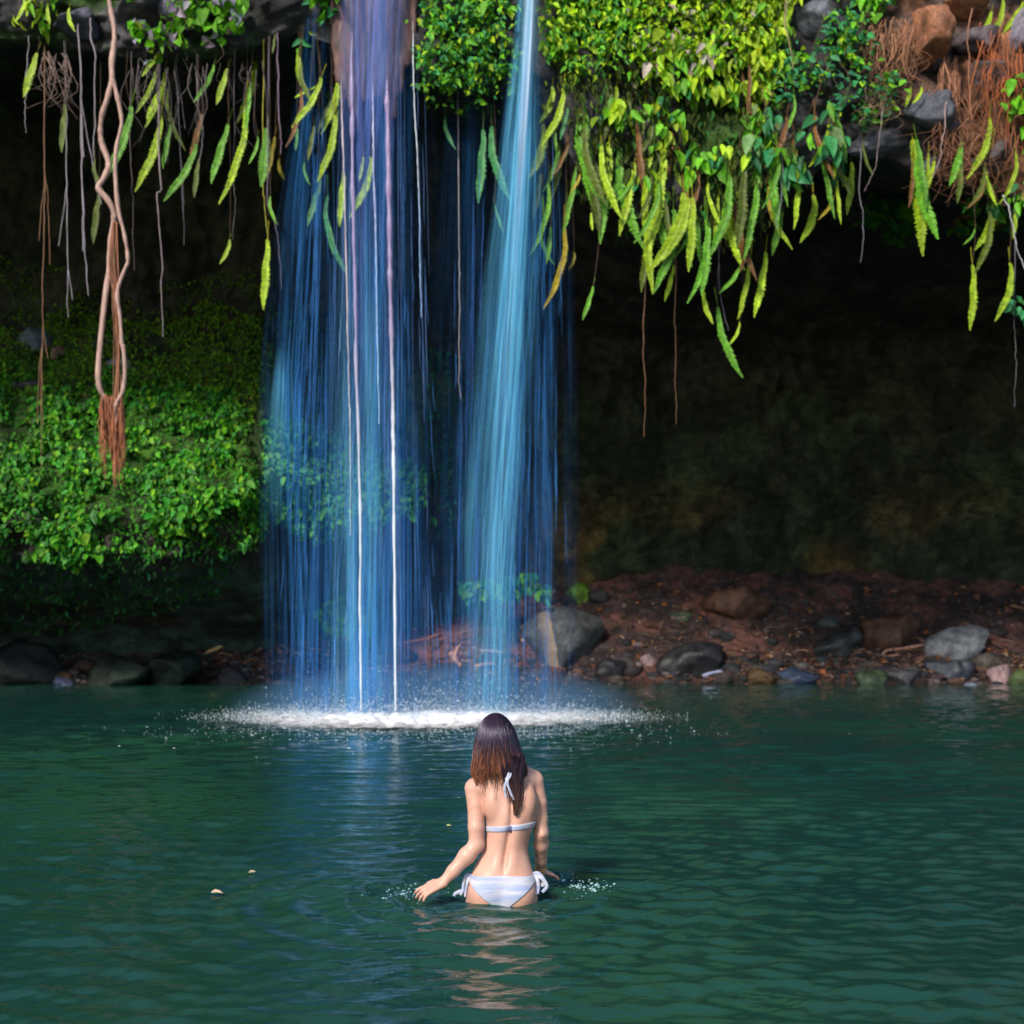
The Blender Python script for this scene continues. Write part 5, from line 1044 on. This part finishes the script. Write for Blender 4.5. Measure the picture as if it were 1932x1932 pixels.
# hands
def hand(wrist, fwd, palmn, side, curls, lens, spread, thumb, scale=1.0):
    """fwd: along the fingers, palmn: out of the back of the hand, side: from little finger to thumb"""
    fwd, palmn = np.array(fwd, float), np.array(palmn, float); fwd /= np.linalg.norm(fwd); side = np.cross(palmn, fwd) * side; side /= np.linalg.norm(side); up = np.cross(fwd, side); up *= np.sign(up @ palmn)
    at = lambda f, s, u: wrist + scale * (fwd * f + side * s + up * u)
    for s0, s1 in ((-0.018, -0.029), (-0.006, -0.010), (0.006, 0.010), (0.018, 0.029)): fb.cone(at(0.0, s0, 0), at(0.078, s1, 0.004), 0.0145 * scale, 0.0115 * scale, 0.014)
    tips = []
    for k, s1 in enumerate((-0.029, -0.010, 0.010, 0.029)):
        L = lens[k]; c = curls[k]; p = at(0.080, s1, 0.004); d = fwd + side * spread * (k - 1.5) * 0.12; d = d / np.linalg.norm(d); r = [0.0098, 0.0090, 0.0082, 0.0070]
        pts = [p]; a = c * 0.4
        for j, fr_ in enumerate((0.45, 0.30, 0.25)):
            dd = d * math.cos(a) - up * math.sin(a); pts.append(pts[-1] + dd * L * fr_ * scale); a += c
        fb.chain(pts, [q_ * scale for q_ in r], 0.004); tips.append((pts[-1], pts[-1] - pts[-2], up))
    tb = [at(0.012, 0.022, -0.004), at(0.038, 0.046, -0.008), at(0.064, 0.056, -0.014), at(0.086, 0.058, -0.024)] if thumb else None
    if tb: fb.chain(tb, [0.014 * scale, 0.012 * scale, 0.0105 * scale, 0.008 * scale], 0.008)
    return tips
lf = sc(205, 1600, -0.10) - LW
tipsL = hand(LW, lf + np.array([0, -0.01, 0.02]), (-0.35, -0.55, 0.75), -1, [0.42, 0.36, 0.30, 0.22], [0.060, 0.074, 0.080, 0.070], 0.9, True, 0.96)
rf_ = sc(1372, 1468, 0.33) - RW
tipsR = hand(RW, rf_ + np.array([0, 0.02, 0.012]), (0.1, -0.25, 0.95), 1, [0.16, 0.14, 0.12, 0.12], [0.060, 0.074, 0.080, 0.070], 0.5, True, 0.92)
Vb, Qb = fb.mesh()
def make_skin():
    nb = NB("skin"); pos = gpos(nb)
    c = nb.ramp(nb.noise(6, 6, 0.65, pos), [(0.3, (0.54, 0.28, 0.215)), (0.7, (0.69, 0.40, 0.325))])
    nb.set(Base_Color=c, Roughness=0.42); nb.b.inputs["Subsurface Weight"].default_value = 0.12; nb.b.inputs["Subsurface Radius"].default_value = (0.02, 0.008, 0.004)
    nb.b.inputs["Specular IOR Level"].default_value = 0.4
    return nb.m
M_SKIN = make_skin()
WOM = thing("person", "woman seen from behind standing hip-deep in the pool in a pale bikini", "person", tuple(PERSON))
body = mesh_obj("body", Vb, Qb, M_SKIN, WOM)
sm = body.modifiers.new("smooth", 'SMOOTH'); sm.factor = 0.5; sm.iterations = 4

# hair
M_HAIR = NB("hair"); M_HAIR.set(Base_Color=M_HAIR.attr("col").outputs["Color"], Roughness=0.33); M_HAIR.b.inputs["Specular IOR Level"].default_value = 0.6; M_HAIR.b.inputs["Specular Tint"].default_value = (0.7, 0.68, 1.0, 1); M_HAIR = M_HAIR.m  # blue specular tint painted in as sky sheen
HZt = np.array([128, 140, 165, 200, 260, 330, 400, 470, 540, 600, 650.])
HL = np.array([832, 790, 752, 725, 697, 683, 672, 664, 656, 654, 690.]); HR = np.array([838, 880, 918, 948, 985, 1006, 1026, 1050, 1072, 1080, 1050.])
HBd = np.array([.004, .03, .055, .075, .095, .103, .100, .085, .070, .060, .05]); HCy = np.array([-.005, -.006, -.008, -.012, -.016, -.022, -.030, -.045, -.055, -.058, -.058])
def hair_pt(phi, zy, k=1.0):
    l, r, b, cy = (np.interp(zy, HZt, v) for v in (HL, HR, HBd, HCy)); c = (l + r) / 2; hw = (r - l) / 2
    px = c + hw * np.cos(phi) * k; y = cy + b * np.sin(phi) * k; ps = np.array([sc(a, q, 0) for a, q in zip(np.atleast_1d(px), np.atleast_1d(zy))]); ps[:, 1] = y; return ps
hroot = (0.021, 0.010, 0.020); htip = (0.46, 0.17, 0.06)  # violet cast in the root colour stands in for sky sheen on the crown
zs = np.concatenate([np.linspace(130, 180, 8), np.linspace(195, 585, 26)])
NP = 40; ph = np.linspace(0, 2 * math.pi, NP, endpoint=False); mb = MB()
Vh = np.vstack([hair_pt(ph, np.full(NP, z), 0.95) for z in zs])
ii, jj = np.meshgrid(np.arange(len(zs) - 1), np.arange(NP), indexing='ij'); qh = np.stack([ii * NP + jj, ii * NP + (jj + 1) % NP, (ii + 1) * NP + (jj + 1) % NP, (ii + 1) * NP + jj], -1).reshape(-1, 4)
# leave the face open
phq = np.repeat(np.arange(NP), 1); keep = ~((zs[qh[:, 0] // NP] > 235) & (np.sin(ph[qh[:, 0] % NP]) > 0.45)); qh = qh[keep]
mb.add(Vh, qh, np.repeat(np.array(hroot)[None] * 0.8 + (np.array(htip) * 0.35 - np.array(hroot)) * sstep(400, 600, zs)[:, None], NP, 0))
g = np.random.default_rng(123)
for k in range(1500):
    phi = g.uniform(math.pi * 0.86, math.pi * 2.14) if k % 6 else g.uniform(0, 6.283)
    if math.sin(phi) > 0.45 and g.random() < 0.9: continue
    clump = round(phi * 9) / 9; z0 = g.uniform(132, 175); zend = 585 + 42 * math.sin(clump * 23) + g.normal(0, 46)
    if math.cos(phi) > 0.25: zend += 40
    z_ = np.linspace(z0, zend, 15); t = np.linspace(0, 1, 15); pc = phi + (clump - phi) * 0.7 * t ** 2 + 0.03 * np.sin(t * 6 + k)
    q = hair_pt(pc, z_, 1.0) if False else np.vstack([hair_pt(pc[i], z_[i], 0.97 + 0.05 * g.random() * (0.3 + t[i])) for i in range(0)]) if False else None
    l, r, b, cy = (np.interp(z_, HZt, v) for v in (HL, HR, HBd, HCy)); kk = 0.95 + g.uniform(0, 0.07)
    px = (l + r) / 2 + (r - l) / 2 * np.cos(pc) * kk + 12 * t ** 1.5 * np.sin(t * 9 + clump * 31) + 4 * t * g.normal(); q = np.array([sc(a, c_, 0) for a, c_ in zip(px, z_)]); q[:, 1] = cy + b * np.sin(pc) * kk
    warm = g.uniform(0.1, 1) ** 1.5 * (1.0 if math.cos(phi) < 0.2 else 0.6)
    col = np.array(hroot)[None] + (np.array(htip) - np.array(hroot))[None] * (sstep(0.42, 0.95, t) * warm)[:, None]
    mb.tube(q, np.linspace(0.0026, 0.0012, 15), 3, col * g.uniform(0.7, 1.3))
for k in range(260):                                        # the long lock over the right shoulder blade
    x0 = g.uniform(880, 1062); x1 = 1000 + g.normal(0, 14) + (x0 - 990) * 0.16; z_ = np.linspace(g.uniform(440, 560), 800 + g.uniform(-130, 120), 12); t = np.linspace(0, 1, 12)
    px = x0 + (x1 - x0) * sstep(0, 1, t) + 6 * np.sin(t * 7 + k * 0.3) * t; yb = np.interp(z_, [400, 600, 700, 920], [-0.118, -0.116, -0.112, -0.112]) + g.uniform(-0.012, 0.012)
    q = np.array([sc(a, c_, 0) for a, c_ in zip(px, z_)]); q[:, 1] = yb
    col = np.array(hroot)[None] + (np.array((0.16, 0.075, 0.045)) - np.array(hroot))[None] * (sstep(0.3, 1, t) * g.uniform(0.1, 1))[:, None]
    mb.tube(q, np.linspace(0.0032, 0.0012, 12), 3, col)
mb.build("hair", M_HAIR, WOM)

# bikini
def make_cloth():
    nb = NB("bikini_fabric"); pos = gpos(nb)
    mp = nb.n("Mapping"); mp.inputs["Scale"].default_value = (2, 2, 14); nb.l(pos, mp.inputs[0])
    c = nb.ramp(nb.noise(3, 3, 0.5, mp.outputs[0]), [(0.36, (0.31, 0.37, 0.60)), (0.62, (0.50, 0.50, 0.60))])
    nb.set(Base_Color=c, Roughness=0.75)
    mp2 = nb.n("Mapping"); mp2.inputs["Scale"].default_value = (12, 12, 90); nb.l(pos, mp2.inputs[0])
    nb.bump(nb.noise(1, 3, 0.5, mp2.outputs[0]), 0.35, 0.006); return nb.m
M_CLOTH = make_cloth()
def hipfield(G):
    d = torso(G)
    for c in ((762, 1555), (1008, 1555)): d = smin(d, ell(G, sc(c[0], c[1], -0.055), (0.086, 0.075, 0.092)), 0.02)
    return d
def wrap(fn, th, z, off):
    """march in from outside to the body surface"""
    cx, cy = np.interp(z, zf, scx), np.interp(z, zf, sy_); lo, hi = np.full(z.shape, 0.02), np.full(z.shape, 0.34)
    for _ in range(34):
        m_ = (lo + hi) / 2; G = np.stack([cx + m_ * np.cos(th), cy + m_ * np.sin(th), z], -1); ins = fn(G) < off; lo = np.where(ins, m_, lo); hi = np.where(ins, hi, m_)
    return np.stack([cx + hi * np.cos(th), cy + hi * np.sin(th), z], -1)
def garment(name, fn, th, ztop, zbot, nv, off, mat, close=True, parent=WOM):
    n = len(th); v = np.linspace(0, 1, nv); Zg = ztop[:, None] + (zbot - ztop)[:, None] * v[None]; TH = np.repeat(th[:, None], nv, 1)
    A_ = wrap(fn, TH, Zg, off); B_ = wrap(fn, TH, Zg, off - 0.0035)
    edge = np.sin(np.pi * np.clip(v, 0, 1))[None, :, None]; A_ = B_ + (A_ - B_) * np.clip(edge * 6, 0.25, 1)
    Vg = np.vstack([A_.reshape(-1, 3), B_.reshape(-1, 3)]); N0 = n * nv; q = []
    ii, jj = np.meshgrid(np.arange(n if close else n - 1), np.arange(nv - 1), indexing='ij'); i2 = (ii + 1) % n
    qa = np.stack([ii * nv + jj, ii * nv + jj + 1, i2 * nv + jj + 1, i2 * nv + jj], -1).reshape(-1, 4)
    ie = np.arange(n if close else n - 1); i2e = (ie + 1) % n
    top = np.stack([ie * nv, i2e * nv, N0 + i2e * nv, N0 + ie * nv], -1); bot = np.stack([ie * nv + nv - 1, N0 + ie * nv + nv - 1, N0 + i2e * nv + nv - 1, i2e * nv + nv - 1], -1)
    return mesh_obj(name, Vg, np.vstack([qa, qa[:, ::-1] + N0, top, bot]), mat, parent)
zz = lambda zy: sc(0, zy)[2]
th = np.linspace(-math.pi, math.pi, 200, endpoint=False)
bandmid = zz(1016) + 0.011 * np.cos(th)
bt = garment("bikini_top", torso, th, bandmid + 0.0145 + 0.03 * sstep(0.2, 0.9, np.sin(th)), bandmid - 0.0145 - 0.03 * sstep(0.2, 0.9, np.sin(th)), 8, 0.0045, M_CLOTH)
ba_ = -math.pi / 2
cxm = np.interp(bandmid[0], zf, scx); clp = wrap(torso, np.array([-math.pi / 2 + 0.06]), np.array([zz(1022)]), 0.008)[0]
def box(mb, c, s, col=None):
    v = np.array([[x, y, z] for x in (-1, 1) for y in (-1, 1) for z in (-1, 1)]) * np.array(s) / 2 + c
    mb.add(v, np.array([[0, 1, 3, 2], [4, 6, 7, 5], [0, 4, 5, 1], [2, 3, 7, 6], [0, 2, 6, 4], [1, 5, 7, 3]]), col)
mb = MB(); box(mb, clp, (0.007, 0.006, 0.030)); box(mb, clp + [-0.006, 0.001, 0.0], (0.004, 0.004, 0.033)); mb.build("clasp", simple("clasp_plastic", (0.10, 0.10, 0.22), 0.4), bt, smooth=False)
sx = np.clip(np.abs(np.cos(th)) ** 0.9, 0, 1)
btop = zz(1380) - 0.010 * sx ** 2 + 0.0 * th
bz = np.interp(sx, [0, 0.22, 0.46, 0.68, 0.88, 1.0], [zz(1740), zz(1670), zz(1592), zz(1525), zz(1458), zz(1434)])
bb = garment("bikini_bottom", hipfield, th, btop, bz, 26, 0.0055, M_CLOTH)
def ribbon(pts, wdt, thick, n=18, taper=0.7):
    q = spline(np.array(pts), n); T = np.gradient(q, axis=0); T /= np.linalg.norm(T, axis=1, keepdims=True); sd = np.cross(T, [0, 1.0, 0]); sd /= np.linalg.norm(sd, axis=1, keepdims=True) + 1e-9; up = np.cross(T, sd)
    wv = wdt * np.linspace(1, taper, n)[:, None] / 2; a = np.linspace(0, 2 * math.pi, 8, endpoint=False)
    V = q[:, None] + sd[:, None] * (wv[:, :, None] * np.cos(a)[None, :, None]) + up[:, None] * (thick / 2 * np.sin(a))[None, :, None]
    ii, jj = np.meshgrid(np.arange(n - 1), np.arange(8), indexing='ij'); return V.reshape(-1, 3), np.stack([ii * 8 + jj, ii * 8 + (jj + 1) % 8, (ii + 1) * 8 + (jj + 1) % 8, (ii + 1) * 8 + jj], -1).reshape(-1, 4)
def tie(name, strands, parent, th_=0.008):
    mb = MB()
    for pts, wd in strands: mb.add(*ribbon(pts, wd, th_))
    return mb.build(name, M_CLOTH, parent)
yR = -0.02
tie("side_tie", [([sc(1132, 1400, yR), sc(1170, 1392, yR - .02), sc(1215, 1440, yR - .02), sc(1205, 1490, yR - .02), sc(1160, 1440, yR - .01), sc(1136, 1405, yR)], 0.022), ([sc(1136, 1404, yR), sc(1165, 1440, yR - .03), sc(1175, 1500, yR - .03), sc(1168, 1552, yR - .03)], 0.020),
                 ([sc(1136, 1404, yR), sc(1190, 1420, yR - .03), sc(1225, 1460, yR - .03), sc(1238, 1500, yR - .03), sc(1205, 1540, yR - .03)], 0.024), ([sc(1138, 1404, yR), sc(1150, 1460, yR - .02), sc(1160, 1530, yR - .02)], 0.016)], bb)
yL = -0.02
tie("side_tie", [([sc(632, 1402, yL), sc(605, 1410, yL - .01), sc(585, 1470, yL - .02), sc(578, 1530, yL - .03), sc(560, 1562, yL - .03)], 0.018), ([sc(634, 1404, yL), sc(618, 1450, yL - .03), sc(604, 1520, yL - .03), sc(596, 1575, yL - .03)], 0.016),
                 ([sc(590, 1525, yL - .02), sc(555, 1535, yL - .03), sc(522, 1550, yL - .03), sc(508, 1568, yL - .03)], 0.022), ([sc(634, 1402, yL), sc(655, 1410, yL - .05), sc(690, 1440, yL - .07)], 0.010)], bb)
tie("neck_tie", [([sc(945, 600, -0.125), sc(925, 660, -0.128), sc(908, 730, -0.122), sc(922, 800, -0.116)], 0.016), ([sc(940, 620, -0.128), sc(930, 680, -0.132), sc(952, 750, -0.126), sc(978, 812, -0.118)], 0.015), ([sc(955, 600, -0.122), sc(940, 640, -0.13), sc(915, 655, -0.128)], 0.02)], bt, 0.006)
# bracelets and nails
M_GOLD = simple("gold", (0.65, 0.38, 0.08), 0.3, Metallic=0.9)
ax = (RW - RE) / np.linalg.norm(RW - RE)
for k, r_ in ((0.93, 0.0275), (0.985, 0.0265)):
    c = RE + (RW - RE) * k; s1 = np.cross(ax, [1, 0, 0.0]); s1 /= np.linalg.norm(s1); s2 = np.cross(ax, s1); a = np.linspace(0, 2 * math.pi, 33)
    mb = MB(); mb.tube(np.array([c + r_ * (s1 * math.cos(t) + s2 * math.sin(t)) for t in a]), 0.0035, 6); mb.build("bracelet", M_GOLD, WOM)
M_NAIL = simple("red_nail_polish", (0.65, 0.02, 0.05), 0.2)
for p, d, up in tipsL:
    d = d / np.linalg.norm(d); c = p + d * 0.004 + up * 0.0035; s_ = np.cross(d, up); a = np.linspace(0, 2 * math.pi, 10, endpoint=False)
    V_ = [c + up * 0.003] + [c + d * 0.008 * math.cos(t) + s_ * 0.006 * math.sin(t) + up * 0.0005 for t in a] + [c - up * 0.003]
    f_ = [[0, 1 + i, 1 + (i + 1) % 10] for i in range(10)] + [[11, 1 + (i + 1) % 10, 1 + i] for i in range(10)]
    mesh_obj("fingernail", V_, np.array(f_), M_NAIL, WOM)
